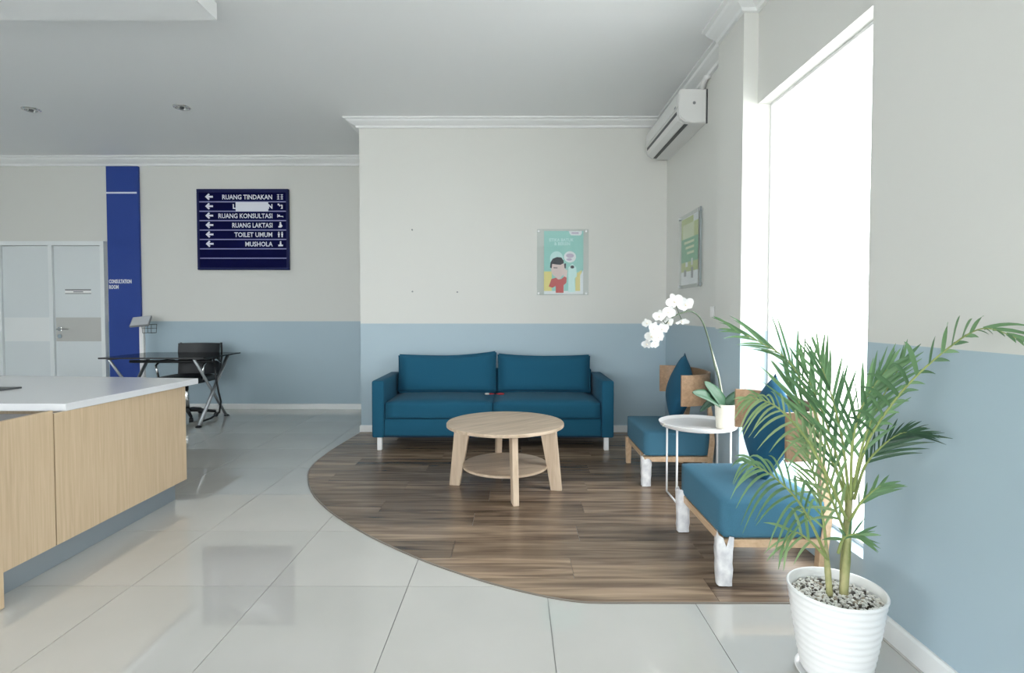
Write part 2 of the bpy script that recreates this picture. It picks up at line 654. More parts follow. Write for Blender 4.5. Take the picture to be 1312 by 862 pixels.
portal('sky_portal', ((RX0 + RX1) / 2, YR - 0.22, (RZ0 + RZ1) / 2), (PI / 2, 0, 0), RX1 - RX0, RZ1 - RZ0)

# cornices, baseboards, dropped ceiling panel over the counter
CP = [(0, 0), (0, -0.075), (0.022, -0.075), (0.03, -0.058), (0.062, -0.045), (0.09, -0.03), (0.1, -0.016), (0.125, -0.012), (0.125, 0)]
CPF = [(d, z * 1.3) for d, z in CP]
struct(obj('trim_1', sweep([(XB, YS), (XF, YS)][::-1] + [(XB, YF - 0.001)], CP, z0=CEIL), M['white_trim']))
struct(obj('trim_2', sweep([(XB - 0.001, YF), (XL, YF)], CPF, z0=CEIL), M['white_trim']))
struct(obj('trim_3', sweep([(XF, YP1), (XF, YS - 0.13)], CP, z0=CEIL), M['white_trim']))
struct(obj('trim_4', sweep([(XN, -1.0), (XN, YN), (XW, YN), (XW, YP0), (XP, YP0), (XP, YP1 - 0.03)], CP, z0=CEIL), M['white_trim']))
struct(obj('trim_5', box(-6.6, -1.803, -0.4, 3.36, 2.945, CEIL), M['ceiling']))
struct(obj('trim_7', box(-1.8025, -1.793, -0.4, 3.36, 2.945, CEIL), M['white_trim']))  # added white fascia; its colour stands in for window light on the panel's side
BP = [(0, 0), (0, 0.065), (0.008, 0.065), (0.014, 0.058), (0.014, 0)]
BPN = [(d, z * 1.25) for d, z in BP]
struct(obj('baseboard_far', sweep([(XB, YF), (-4.5, YF)], BP), M['white_trim']))
struct(obj('baseboard_back', sweep([(XF, YS), (XB, YS), (XB, YF - 0.02)], BP, z0=0.004), M['white_trim']))
struct(obj('baseboard_right', sweep([(XN, -1.0), (XN, YN), ], BPN), M['white_trim']))
struct(obj('baseboard_pier', sweep([(XP, YP0), (XP, YP1)], BP, z0=0.004), M['white_trim']))
struct(obj('baseboard_corner', sweep([(XF, YP1 + 0.001), (XF, YS - 0.016)], BP, z0=0.004), M['white_trim']))

# ------------------------------------------------------------------ floor: wood area and tiles
CURVE = [(-1.513, 5.390), (-1.552, 4.95), (-1.571, 4.611), (-1.562, 4.234), (-1.498, 3.957), (-1.342, 3.60), (-1.158, 3.318),
         (-0.98, 3.10), (-0.749, 2.861), (-0.457, 2.610), (-0.222, 2.445), (-0.037, 2.338), (0.142, 2.257), (0.275, 2.219), (0.36, 2.213)]


def smooth_curve(pts, k=4):
    out = []
    P = [Vector(p) for p in pts]
    for i in range(len(P) - 1):
        p0, p1, p2, p3 = P[max(i - 1, 0)], P[i], P[i + 1], P[min(i + 2, len(P) - 1)]
        for j in range(k):
            t = j / k
            out.append(0.5 * ((2 * p1) + (p2 - p0) * t + (2 * p0 - 5 * p1 + 4 * p2 - p3) * t * t + (3 * p1 - p0 - 3 * p2 + p3) * t ** 3))
    out.append(P[-1])
    return out


EDGE = [(p[0], p[1]) for p in smooth_curve(CURVE, 3)] + [(XN, 2.213)]
WOODPOLY = EDGE + [(XW, 2.213), (XF, YS), (-1.513, YS)]


def clip(poly, clipper):
    """Sutherland-Hodgman against a convex counter-clockwise clipper"""
    out = poly
    n = len(clipper)
    for i in range(n):
        a, b = clipper[i], clipper[(i + 1) % n]
        if (a[0] - b[0]) ** 2 + (a[1] - b[1]) ** 2 < 1e-10:
            continue

        def ins(p):
            return (b[0] - a[0]) * (p[1] - a[1]) - (b[1] - a[1]) * (p[0] - a[0]) >= -1e-9
        src, out = out, []
        for j in range(len(src)):
            p, q = src[j], src[(j + 1) % len(src)]
            ip, iq = ins(p), ins(q)
            if ip:
                out.append(p)
            if ip != iq:
                d1 = (b[0] - a[0]) * (p[1] - a[1]) - (b[1] - a[1]) * (p[0] - a[0])
                d2 = (b[0] - a[0]) * (q[1] - a[1]) - (b[1] - a[1]) * (q[0] - a[0])
                t = d1 / (d1 - d2)
                out.append((p[0] + (q[0] - p[0]) * t, p[1] + (q[1] - p[1]) * t))
        if not out:
            return []
    return out


def hull(pts):
    pts = sorted(set(pts))

    def half(ps):
        h = []
        for p in ps:
            while len(h) > 1 and (h[-1][0] - h[-2][0]) * (p[1] - h[-2][1]) - (h[-1][1] - h[-2][1]) * (p[0] - h[-2][0]) <= 0:
                h.pop()
            h.append(p)
        return h
    return half(pts)[:-1] + half(pts[::-1])[:-1]


HULL = hull(WOODPOLY)


def inside_hull(p):
    return all((b[0] - a[0]) * (p[1] - a[1]) - (b[1] - a[1]) * (p[0] - a[0]) > 0 for a, b in zip(HULL, HULL[1:] + HULL[:1]))


# planks
PW, PL, g = 0.2, 1.22, 0.0008
row = 0
y = 2.213
while y < YS - 0.002:
    off = (row * 0.47 % 1.0) * PL
    x = -1.6 - off
    while x < XO:
        rect = [(x + g, y + g), (x + PL - g, y + g), (x + PL - g, min(y + PW, YS) - g), (x + g, min(y + PW, YS) - g)]
        right = XW if y < YP0 - 0.1 else (XP if y < YP1 - 0.1 else XF)
        poly = clip(clip(rect, HULL), [(-3, 0), (right, 0), (right, 9), (-3, 9)])
        if len(poly) > 2:
            cx = sum(p[0] for p in poly) / len(poly)
            cy = sum(p[1] for p in poly) / len(poly)
            q = [(p[0] - cx, p[1] - cy) for p in poly]
            obj('plank', prism(q, 'z', 0.0005, 0.004), M['plank'], floor, (cx, cy, 0))
        x += PL
    y += PW
    row += 1
# thin edging along the curve
bm = bmesh.new()
prev = None
for i, p in enumerate(EDGE):
    a = Vector(EDGE[max(i - 1, 0)])
    b = Vector(EDGE[min(i + 1, len(EDGE) - 1)])
    d = (b - a).normalized()
    nrm = Vector((d.y, -d.x))
    P = Vector(p)
    o1, o2 = P + nrm * 0.007, P - nrm * 0.001
    ring = [bm.verts.new((o1.x, o1.y, 0.0003)), bm.verts.new((o1.x, o1.y, 0.004)), bm.verts.new((o2.x, o2.y, 0.005)), bm.verts.new((o2.x, o2.y, 0.0003))]
    if prev:
        for k in range(4):
            bm.faces.new((prev[k], prev[(k + 1) % 4], ring[(k + 1) % 4], ring[k]))
    else:
        bm.faces.new(ring)
    prev = ring
bm.faces.new(prev)
obj('edge_strip', bm, M['edge_trim'], floor)

# tiles
TX, TY, T = -0.4618, 2.3465, 0.6
shared = {}
for i in range(-13, 6):
    for j in range(-7, 10):
        x0, y0 = TX + i * T, TY + j * T
        x1, y1 = x0 + T, y0 + T
        gx = 0.0016
        a0, a1 = max(x0 + gx, XL), min(x1 - gx, XF if y0 > 2 else XN)
        b0, b1 = y0 + gx, min(y1 - gx, YF)
        if a1 - a0 < 0.02 or b1 - b0 < 0.02 or a0 > XF:
            continue
        if b0 > YS - 0.3 and a0 > XB:
            continue
        if all(inside_hull(p) for p in ((a0, b0), (a1, b0), (a1, b1), (a0, b1))):
            continue
        key = (round(a1 - a0, 3), round(b1 - b0, 3))
        if key not in shared:
            w, d = key[0] / 2, key[1] / 2
            o = obj('tile', box(-w, w, -d, d, -0.004, 0.0), M['tile'], floor, ((a0 + a1) / 2, (b0 + b1) / 2, 0))
            shared[key] = o.data
        else:
            o = bpy.data.objects.new('tile', shared[key])
            link(o, floor, ((a0 + a1) / 2, (b0 + b1) / 2, 0))

# ------------------------------------------------------------------ doors on the far wall
FZ = 0.0


def door(idx, x0, x1, band, handle, sign):
    d = bpy.data.objects.new('door_%d' % idx, None)
    link(d, None, (0, 0, 0))
    struct(d)
    y = YF - 0.03
    obj('door_leaf', box(x0, x1, y, YF - 0.001, 0.006, 1.985, 0.003, 1), M['door'], d)
    obj('door_band', box(x0 + 0.012, x1 - 0.012, y - 0.003, y, 0.83, 1.12), M[band], d)
    if handle:
        h = obj('door_handle', box(x0 + 0.035, x0 + 0.085, y - 0.012, y - 0.003, 0.955, 1.005, 0.004), M['chrome'], d)
        obj('lever', tube([(x0 + 0.06, y - 0.012, 0.98), (x0 + 0.06, y - 0.05, 0.98), (x0 + 0.09, y - 0.055, 0.98), (x0 + 0.2, y - 0.055, 0.978)],
                          0.009), M['chrome'], h)
        k = bmesh.new()
        add_tube(k, [(x0 + 0.06, y - 0.016, 0.893), (x0 + 0.06, y - 0.003, 0.893)], 0.026, 16)
        obj('lock_cylinder', k, M['chrome'], d)
    if sign:
        s = obj('door_sign', box(sign[0], sign[1], y - 0.006, y, 1.405, 1.46), M['white'], d)
        obj('sign_edge', box(sign[0], sign[1], y - 0.0065, y - 0.006, 1.448, 1.46), M['dark_grey'], s)
        obj('sign_edge', box(sign[0], sign[1], y - 0.0065, y - 0.006, 1.405, 1.415), M['grey'], s)
        obj('sign_print', box(sign[0] + 0.1, sign[0] + 0.22, y - 0.0065, y - 0.006, 1.424, 1.438), M['grey'], s)
    return d


door(1, -5.579, -5.005, 'band', True, (-5.445, -5.13))
door(2, -6.205, -5.632, 'band_light', False, None)
door(3, -6.86, -6.262, 'band_light', False, None)
bm = bmesh.new()
y = YF - 0.055
add_box(bm, -5.002, -4.955, y, YF - 0.001, 0, 1.99)
add_box(bm, -5.629, -5.582, y, YF - 0.001, 0, 1.99)
add_box(bm, -6.259, -6.208, y, YF - 0.001, 0, 1.99)
add_box(bm, -6.91, -6.863, y, YF - 0.001, 0, 1.99)
add_box(bm, -6.91, -4.955, y, YF - 0.001, 1.99, 2.04)
struct(obj('trim_6', bm, M['door_frame']))

# ------------------------------------------------------------------ blue lettered column beside the door
t = thing('signage_column', 'tall royal blue column panel with white lettering beside white door', 'column', (-4.735, YF, 0))
obj('panel', box(-0.188, 0.2, -0.035, -0.001, 0.002, 2.94, 0.003, 1), M['blue'], t)
obj('stripe', box(-0.188, 0.182, -0.037, -0.035, 2.612, 2.632), M['sign_white'], t)
lettering('CONSULTATION', 0.062, M['sign_white'], t, (-0.175, -0.0365, 1.535), FACE_CAM, bold=0.003, width=0.275)
lettering('ROOM', 0.062, M['sign_white'], t, (-0.175, -0.0365, 1.468), FACE_CAM, bold=0.003, width=0.115)

# ------------------------------------------------------------------ navy directory sign
SX0, SX1, SZ0, SZ1 = -3.829, -2.724, 1.695, 2.666
t = thing('directory_sign', 'navy blue wall directory board listing rooms with white arrows', 'sign', (0, 0, 0))
t.location = ((SX0 + SX1) / 2, YF, (SZ0 + SZ1) / 2)
hw, hh = (SX1 - SX0) / 2, (SZ1 - SZ0) / 2
obj('backboard', box(-hw + 0.02, hw - 0.02, -0.035, -0.001, -hh + 0.02, hh - 0.02), M['navy'], t)
fr = 0.028
obj('frame_rail', box(-hw, hw, -0.045, -0.001, hh - fr - 0.012, hh, 0.003, 1), M['navy_frame'], t)
obj('frame_rail', box(-hw, hw, -0.045, -0.001, -hh, -hh + fr, 0.003, 1), M['navy_frame'], t)
obj('frame_rail', box(-hw, -hw + fr, -0.045, -0.001, -hh + fr, hh - fr - 0.012, 0.003, 1), M['navy_frame'], t)
obj('frame_rail', box(hw - fr, hw, -0.045, -0.001, -hh + fr, hh - fr - 0.012, 0.003, 1), M['navy_frame'], t)
rows = ['RUANG TINDAKAN', None, 'RUANG KONSULTASI', 'RUANG LAKTASI', 'TOILET UMUM', 'MUSHOLA', '', '']
ztop = hh - fr - 0.012
rh = (2 * hh - 2 * fr - 0.012) / 8
# row lengths in the photograph (share of the board's width)
wid = {'RUANG TINDAKAN': 0.545, 'RUANG KONSULTASI': 0.59, 'RUANG LAKTASI': 0.44, 'TOILET UMUM': 0.415, 'MUSHOLA': 0.3}
TXR = hw * 0.64


def arrow(z, par):
    x = -hw + 0.1
    a = 0.042
    pts = [(x, z), (x + a, z + a * 0.95), (x + a * 1.35, z + a * 0.62), (x + a * 1.0, z + a * 0.26), (x + 0.095, z + a * 0.26), (x + 0.095, z - a * 0.26),
           (x + a * 1.0, z - a * 0.26), (x + a * 1.35, z - a * 0.62), (x + a, z - a * 0.95)]
    flat_poly('arrow', pts, M['sign_white'], par, -0.0352)


def pict(k, z, par):
    x = hw - 0.1
    m = M['sign_white']
    bm = bmesh.new()

    def R(a, b, c, d):
        add_box(bm, x + a, x + b, -0.036, -0.0352, z + c, z + d)
    if k == 0:          # two panels
        for s in (-0.022, 0.022):
            R(s - 0.014, s + 0.014, 0.022, 0.03), R(s - 0.014, s + 0.014, -0.004, 0.004), R(s - 0.014, s + 0.014, -0.03, -0.022), R(s - 0.003, s + 0.003, -0.022, 0.022)
    elif k == 1:        # microscope-like
        R(-0.03, -0.01, 0.012, 0.032), R(-0.012, 0.0, 0.0, 0.018), R(0.008, 0.03, -0.03, -0.022), R(0.016, 0.03, -0.022, 0.018), R(0.006, 0.02, 0.006, 0.02)
    elif k == 2:        # bed
        R(-0.036, -0.03, -0.02, 0.02), R(-0.03, 0.036, -0.012, -0.003), R(0.03, 0.036, -0.02, -0.003), R(-0.026, -0.004, -0.003, 0.012)
    elif k == 3:        # seated figure
        add_tube(bm, [(x, -0.0352, z + 0.026), (x, -0.036, z + 0.026)], 0.011, 12)
        R(-0.012, 0.014, -0.028, 0.014), R(-0.024, -0.012, -0.028, -0.01), R(0.014, 0.024, -0.018, 0.0)
    elif k == 4:        # two persons
        for s in (-0.02, 0.02):
            add_tube(bm, [(x + s, -0.0352, z + 0.026), (x + s, -0.036, z + 0.026)], 0.008, 12)
            R(s - 0.011, s + 0.011, -0.006, 0.016), R(s - 0.008, s + 0.008, -0.032, -0.006)
    elif k == 5:        # kneeling figure
        add_tube(bm, [(x, -0.0352, z + 0.024), (x, -0.036, z + 0.024)], 0.009, 12)
        R(-0.01, 0.01, -0.008, 0.014), R(-0.028, 0.028, -0.028, -0.008)
    obj('pictogram', bm, m, par)


for k, s in enumerate(rows):
    zc = ztop - rh * (k + 0.5)
    if k < 7:
        obj('row_line', box(-hw + fr, hw - fr, -0.037, -0.035, zc - rh / 2 - 0.006, zc - rh / 2 + 0.006), M['sign_line'], t)
    if s == '':
        continue
    arrow(zc + 0.004, t)
    pict(k, zc + 0.002, t)
    if s:
        w = wid[s] * 2 * hw
        lettering(s, 0.078, M['sign_white'], t, (TXR - w, -0.0355, zc - 0.026), FACE_CAM, bold=0.0015, width=w)
    else:
        lettering('L', 0.075, M['sign_white'], t, (TXR - 0.475, -0.0355, zc - 0.025), FACE_CAM, bold=0.003)
        lettering('N', 0.075, M['sign_white'], t, (TXR - 0.05, -0.0355, zc - 0.025), FACE_CAM, bold=0.003)
        obj('white_patch', box(TXR - 0.437, TXR - 0.045, -0.0385, -0.0345, zc - 0.058, zc + 0.052), M['sign_white'], t)

# ------------------------------------------------------------------ recessed ceiling lights
for x, y, lab in ((-4.438, 5.09, 'unlit recessed chrome ceiling downlight nearest the left edge of frame'),
                  (-3.019, 5.036, 'unlit recessed chrome ceiling downlight right of the other, nearer the sofa wall')):
    d = thing('downlight', lab, 'ceiling light', (x, y, CEIL), 0, 'recessed ceiling downlights')
    obj('ring', lathe([(0.045, -0.001), (0.045, -0.008), (0.055, -0.014), (0.072, -0.008), (0.075, -0.001)], 28), M['chrome'], d, smooth=True)
    obj('reflector', lathe([(0.0, -0.003), (0.02, -0.006), (0.044, -0.002)], 24), M['chrome'], d, smooth=True)
    obj('bulb', lathe([(0.0, -0.022), (0.012, -0.02), (0.018, -0.012), (0.018, -0.004)], 16), M['dark_grey'], d, smooth=True)

# ------------------------------------------------------------------ reception counter
t = thing('reception_counter', 'light oak reception counter with white solid worktop on steel plinth', 'counter', (-2.1, 3.0, 0))
t.location = (-2.1, 2.85, 0)


def C(x0, x1, y0, y1, z0, z1, bev=0.0):
    return box(x0 + 2.1, x1 + 2.1, y0 - 2.85, y1 - 2.85, z0, z1, bev, 1)


obj('front_panel', C(-2.118, -2.1, 2.4880, 3.487, 0.118, 0.724), M['oak'], t)
obj('front_panel', C(-2.118, -2.1, 2.167, 2.4815, 0.118, 0.74), M['oak'], t)
obj('panel_backing', C(-2.14, -2.119, 2.17, 3.468, 0.118, 0.722), M['dark_top'], t)
obj('end_panel', C(-3.6, -2.119, 3.469, 3.487, 0.118, 0.724), M['oak'], t)
obj('end_board', C(-3.6, -2.044, 2.125, 2.166, 0.002, 0.742, 0.003), M['oak'], t)
obj('plinth', C(-3.55, -2.148, 2.168, 3.44, 0.001, 0.117), M['kick'], t)
obj('lower_desktop', C(-3.6, -2.142, 2.168, 2.535, 0.69, 0.715), M['dark_top'], t)
bm = prism([(-3.6 + 2.1, 2.552 - 2.85), (-2.098 + 2.1, 2.552 - 2.85), (-2.042 + 2.1, 3.532 - 2.85), (-2.6 + 2.1, 3.60 - 2.85), (-3.6 + 2.1, 3.70 - 2.85)], 'z', 0.7245, 0.76)
bmesh.ops.bevel(bm, geom=bm.edges[:], offset=0.002, segments=1, affect='EDGES')
obj('worktop', bm, M['worktop'], t)
o = obj('folder', prism([(-0.28, -0.1), (0.0, -0.02), (0.03, 0.09), (-0.3, 0.1)], 'z', 0, 0.008), M['dark_grey'], None, (-2.79, 2.97, 0.761))
tag(o, 'flat dark grey folder lying on white counter worktop', 'folder')

# ------------------------------------------------------------------ glass desk
t = thing('glass_desk', 'smoked glass desk on crossed steel legs behind the counter', 'desk', (-3.68, 5.92, 0))


def D(p):
    return (p[0] + 3.68, p[1] - 5.92, p[2])


bm = prism([(-0.54, -0.37), (0.5, -0.37), (0.53, -0.34), (0.53, 0.38), (-0.54, 0.38)], 'z', 0.711, 0.723)
obj('glass_top', bm, M['smoke_glass'], t)
obj('glass_edge', box(-0.54, 0.53, -0.376, -0.3705, 0.709, 0.724), M['black'], t)
for x in (-3.25, -4.13):
    obj('leg', tube([D((x, 5.62, 0.012)), D((x, 6.21, 0.70))], 0.0175, 10), M['steel_leg'], t, smooth=True)
    obj('leg', tube([D((x - 0.045, 6.24, 0.012)), D((x - 0.045, 5.63, 0.70))], 0.014, 10), M['steel_leg'], t, smooth=True)
    obj('top_bracket', box(x + 3.68 - 0.03, x + 3.68 + 0.03, -0.33, 0.33, 0.698, 0.7105), M['black'], t)
    for yy in (5.61, 6.25):
        obj('foot', lathe([(0.0, 0.0), (0.03, 0.001), (0.03, 0.008), (0.012, 0.02), (0.0, 0.02)], 12), M['black'], t, D((x - (0.045 if yy > 6 else 0), yy, 0.001)))
obj('stretcher', tube([D((-3.25, 5.88, 0.655)), D((-4.13, 5.88, 0.655))], 0.016, 8), M['black'], t, smooth=True)
obj('cable', tube([D((-3.22, 5.86, 0.69)), D((-3.20, 5.86, 0.5)), D((-3.18, 5.87, 0.34)), D((-3.17, 5.9, 0.22)), D((-3.2, 5.92, 0.1)), D((-3.28, 5.9, 0.04)), D((-3.36, 5.88, 0.012))], 0.011, 6), M['black'], t, smooth=True)

# ------------------------------------------------------------------ office chair behind the desk
t = thing('office_chair', 'black padded swivel chair with curved backrest behind the glass desk', 'chair', (-3.66, 6.1, 0))
bm = bmesh.new()
n = 10
prof = []
for i in range(n + 1):
    u = i / n * 2 - 1
    x = u * 0.235
    yb = 0.30 - 0.07 * u * u
    prof.append((x, yb))


def shell(prof, z0, z1, lean, th):
    bm = bmesh.new()
    L = len(prof)
    V = {}
    for s, off in ((0, 0), (1, th)):
        for i, (x, y) in enumerate(prof):
            for k in range(5):
                z = z0 + (z1 - z0) * k / 4
                V[s, i, k] = bm.verts.new((x, y + off + lean * (z - z0), z))
    for i in range(L - 1):
        for k in range(4):
            bm.faces.new((V[0, i, k], V[0, i + 1, k], V[0, i + 1, k + 1], V[0, i, k + 1]))
            bm.faces.new((V[1, i, k], V[1, i, k + 1], V[1, i + 1, k + 1], V[1, i + 1, k]))
        bm.faces.new((V[0, i, 0], V[1, i, 0], V[1, i + 1, 0], V[0, i + 1, 0]))
        bm.faces.new((V[0, i, 4], V[0, i + 1, 4], V[1, i + 1, 4], V[1, i, 4]))
    for i in (0, L - 1):
        for k in range(4):
            bm.faces.new((V[0, i, k], V[0, i, k + 1], V[1, i, k + 1], V[1, i, k]))
    return bm


obj('backrest', shell(prof, 0.68, 0.825, 0.12, 0.03), M['mesh_black'], t, smooth=True, auto=40)
obj('backrest', shell(prof, 0.47, 0.665, 0.08, 0.03), M['mesh_black'], t, smooth=True, auto=40)
for s in (-1, 1):
    obj('back_post', tube([(s * 0.2, 0.24, 0.42), (s * 0.22, 0.29, 0.5), (s * 0.235, 0.31, 0.68), (s * 0.236, 0.30, 0.83)], 0.011), M['black'], t, smooth=True)
    obj('armrest', tube([(s * 0.24, -0.1, 0.44), (s * 0.26, -0.12, 0.6), (s * 0.26, -0.05, 0.645), (s * 0.25, 0.15, 0.645), (s * 0.235, 0.265, 0.6)], 0.012), M['chrome'], t, smooth=True)
obj('seat', soft_box(0.47, 0.44, 0.075, 0.015, 0.005, 0.03), M['mesh_black'], t, (0, 0, 0.40), smooth=True)
obj('gas_stem', tube([(0, 0, 0.08), (0, 0, 0.24), (0, 0, 0.4)], [0.028, 0.028, 0.02], 12), M['chrome'], t, smooth=True)
for k in range(5):
    a = k * 2 * PI / 5 - 0.9
    L = obj('base_arm', tube([(0, 0, 0.095), (0.14 * math.cos(a), 0.14 * math.sin(a), 0.085), (0.29 * math.cos(a), 0.29 * math.sin(a), 0.06)], [0.024, 0.02, 0.014], 8), M['black'], t, smooth=True)
    c, s = math.cos(a), math.sin(a)
    obj('caster', tube([(0.29 * c - 0.018 * s, 0.29 * s + 0.018 * c, 0.026), (0.29 * c + 0.018 * s, 0.29 * s - 0.018 * c, 0.026)], 0.025, 14), M['black'], L)

# ------------------------------------------------------------------ kiosk post by the blue column
t = thing('kiosk_stand', 'slim white pedestal with tilted tablet head beside blue column', 'kiosk', (-4.36, 6.42, 0))
obj('base', lathe([(0, 0.0), (0.17, 0.001), (0.17, 0.012), (0.03, 0.02), (0, 0.02)], 28), M['white'], t, (0, 0, 0.001), smooth=True, auto=40)
obj('post', box(-0.025, 0.025, -0.02, 0.02, 0.02, 1.03, 0.006), M['white'], t)
h = obj('tablet_head', box(-0.1, 0.1, -0.085, 0.085, -0.012, 0.012, 0.005), M['grey'], t, (0, -0.02, 1.075), (math.radians(38), math.radians(-6), 0.25))
obj('screen', box(-0.09, 0.09, -0.075, 0.075, 0.012, 0.0135), M['screen'], h)
k = obj('leaflet_basket', box(-0.05, 0.05, -0.045, 0.045, 0.0, 0.006), M['dark_grey'], t, (0.085, 0.0, 0.94))
for a, b in ((-0.05, -0.045), (0.05, -0.045), (-0.05, 0.045), (0.05, 0.045)):
    obj('basket_rod', tube([(a, b, 0), (a * 1.1, b * 1.1, 0.1)], 0.003, 6), M['dark_grey'], k)
bm = bmesh.new()
R = [(-0.055, -0.05, 0.1), (0.055, -0.05, 0.1), (0.055, 0.05, 0.1), (-0.055, 0.05, 0.1)]
for i in range(4):
    add_tube(bm, [R[i], R[(i + 1) % 4]], 0.003, 6)
    add_tube(bm, [Vector(R[i]) - Vector((0, 0, 0.045)), Vector(R[(i + 1) % 4]) - Vector((0, 0, 0.045))], 0.002, 6)
obj('basket_rim', bm, M['dark_grey'], k)

# ------------------------------------------------------------------ sofa
FZ = 0.004
t = thing('sofa', 'teal blue fabric two-cushion sofa on white metal legs against the back wall', 'sofa', (-0.184, 5.0, FZ))
SW = 1.03      # half width


def rounded_arm():
    bm = box(-0.052, 0.052, -0.36, 0.355, 0.112, 0.60, 0.018, 3)
    return bm


for s in (-1, 1):
    obj('armrest', rounded_arm(), M['sofa'], t, (s * (SW - 0.052), 0, 0), smooth=True, auto=50)
obj('base', box(-SW + 0.106, SW - 0.106, -0.345, 0.35, 0.125, 0.272, 0.008, 2), M['sofa'], t, smooth=True, auto=50)
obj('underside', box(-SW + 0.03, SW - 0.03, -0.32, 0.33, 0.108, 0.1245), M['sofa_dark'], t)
obj('back_frame', box(-SW + 0.106, SW - 0.106, 0.262, 0.352, 0.273, 0.64, 0.02, 3), M['sofa'], t, smooth=True, auto=50)
cw = SW - 0.108
for s in (-1, 1):
    c = obj('seat_cushion', soft_box(cw, 0.60, 0.142, 0.022, 0.006, 0.022), M['sofa'], t, (s * cw / 2, -0.055, 0.274), smooth=True)
    x0, x1 = (-cw + 0.005, -0.005) if s < 0 else (0.005, cw - 0.005)
    obj('piping', tube([(x0 - s * cw / 2, -0.301, 0.012), (x1 - s * cw / 2, -0.301, 0.012)], 0.004, 6), M['sofa'], c)


def back_cushion(w, h, tip):
    bm = bmesh.new()
    bmesh.ops.create_cube(bm, size=2)
    bmesh.ops.subdivide_edges(bm, edges=bm.edges[:], cuts=9, use_grid_fill=True)
    for v in bm.verts:
        x, y, z = v.co
        ed = max(abs(x), abs(z))
        th = 0.5 + 0.5 * ((1 - x ** 4) * (1 - z ** 4)) ** 0.5
        X = x * w / 2 * (1 - 0.012 * (1 - z * z))
        Z = z * h / 2
        if z > 0:
            Z += -0.012 * (1 - x * x) * z + tip(x) * z
        Y = y * 0.078 * th
        v.co = (X, Y, Z + h / 2)
    bmesh.ops.bevel(bm, geom=[e for e in bm.edges if e.calc_face_angle(0) > 1.2], offset=0.012, segments=2, affect='EDGES')
    return bm


obj('back_cushion', back_cushion(0.925, 0.36, lambda x: 0.03 * max(0, x) ** 1.5), M['sofa'], t, (-0.448, 0.155, 0.425), (math.radians(-7), 0, 0), smooth=True)
obj('back_cushion', back_cushion(0.875, 0.355, lambda x: 0.012 * max(0, -x) ** 2), M['sofa'], t, (0.462, 0.17, 0.425), (math.radians(-7), 0, 0), smooth=True)
for s in (-1, 1):
    for yy in (-0.315, 0.29):
        obj('leg', box(-0.02, 0.02, -0.02, 0.02, 0.0, 0.111, 0.003, 1), M['white_gloss'], t, (s * (SW - 0.06), yy, 0.0005))

# small red bow left on the seat seam
t = thing('red_ribbon', 'small red ribbon with a pale tag lying across the sofa seat seam', 'ribbon', (-0.175, 4.93, 0.432))
bm = bmesh.new()
bmesh.ops.create_uvsphere(bm, u_segments=12, v_segments=8, radius=1)
for v in bm.verts:
    k = 0.35 + 0.65 * (v.co.x * 0.5 + 0.5)
    v.co = (v.co.x * 0.04 + 0.045, v.co.y * 0.022 * k, v.co.z * 0.014 * k)
obj('loop', bm, M['red'], t, (0, 0, 0.018), smooth=True)
bm = bmesh.new()
bmesh.ops.create_uvsphere(bm, u_segments=12, v_segments=8, radius=1)
for v in bm.verts:
    k = 0.35 + 0.65 * (-v.co.x * 0.5 + 0.5)
    v.co = (v.co.x * 0.03 - 0.03, v.co.y * 0.02 * k, v.co.z * 0.009 * k)
obj('loop', bm, M['red'], t, (0, 0, 0.018), smooth=True)
bm = bmesh.new()
bmesh.ops.create_uvsphere(bm, u_segments=10, v_segments=6, radius=1)
for v in bm.verts:
    v.co = (v.co.x * 0.024 - 0.07, v.co.y * 0.018, v.co.z * 0.01)
o = obj('tag', bm, M['band'], t, (0, 0, 0.018), smooth=True)
o['label'] = 'pale tag end'

# ------------------------------------------------------------------ coffee table
t = thing('coffee_table', 'round pale ash coffee table with lower shelf in front of the sofa', 'table', (-0.062, 3.69, FZ), -0.19)
R = 0.395
obj('tabletop', lathe([(0, 0.420), (R - 0.006, 0.420), (R, 0.423), (R, 0.438), (R - 0.003, 0.442), (0, 0.442)], 72), M['ash'], t, rot=(0, 0, 0.9), smooth=True, auto=30)
obj('shelf', lathe([(0, 0.142), (0.283, 0.142), (0.288, 0.145), (0.288, 0.157), (0.284, 0.160), (0, 0.160)], 60), M['ash'], t, rot=(0, 0, 0.5), smooth=True, auto=30)
for k in range(4):
    a = -PI / 2 + k * PI / 2 + 0.42
    a = [-1.19, -0.0, PI / 2 + 0.36, PI + 0.06][k]
    poly = [(0.312, 0.0), (0.385, 0.0), (0.345, 0.4195), (0.235, 0.4195)]
    bm = prism(poly, 'y', -0.019, 0.019)
    bmesh.ops.bevel(bm, geom=bm.edges[:], offset=0.003, segments=1, affect='EDGES')
    obj('leg', bm, M['ash_leg'], t, rot=(0, 0, a))

# ------------------------------------------------------------------ two low armchairs by the window
def leg_poly(bm, x0, x1, y0, y1, z0, z1, tx=0.0, ty=0.0):
    vs, fs = add_box(bm, x0, x1, y0, y1, z0, z1)
    cx, cy = (x0 + x1) / 2, (y0 + y1) / 2
    for v in vs[:4]:
        v.co.x = cx + (v.co.x - cx) * 0.75 + tx
        v.co.y = cy + (v.co.y - cy) * 0.75 + ty
    return bm


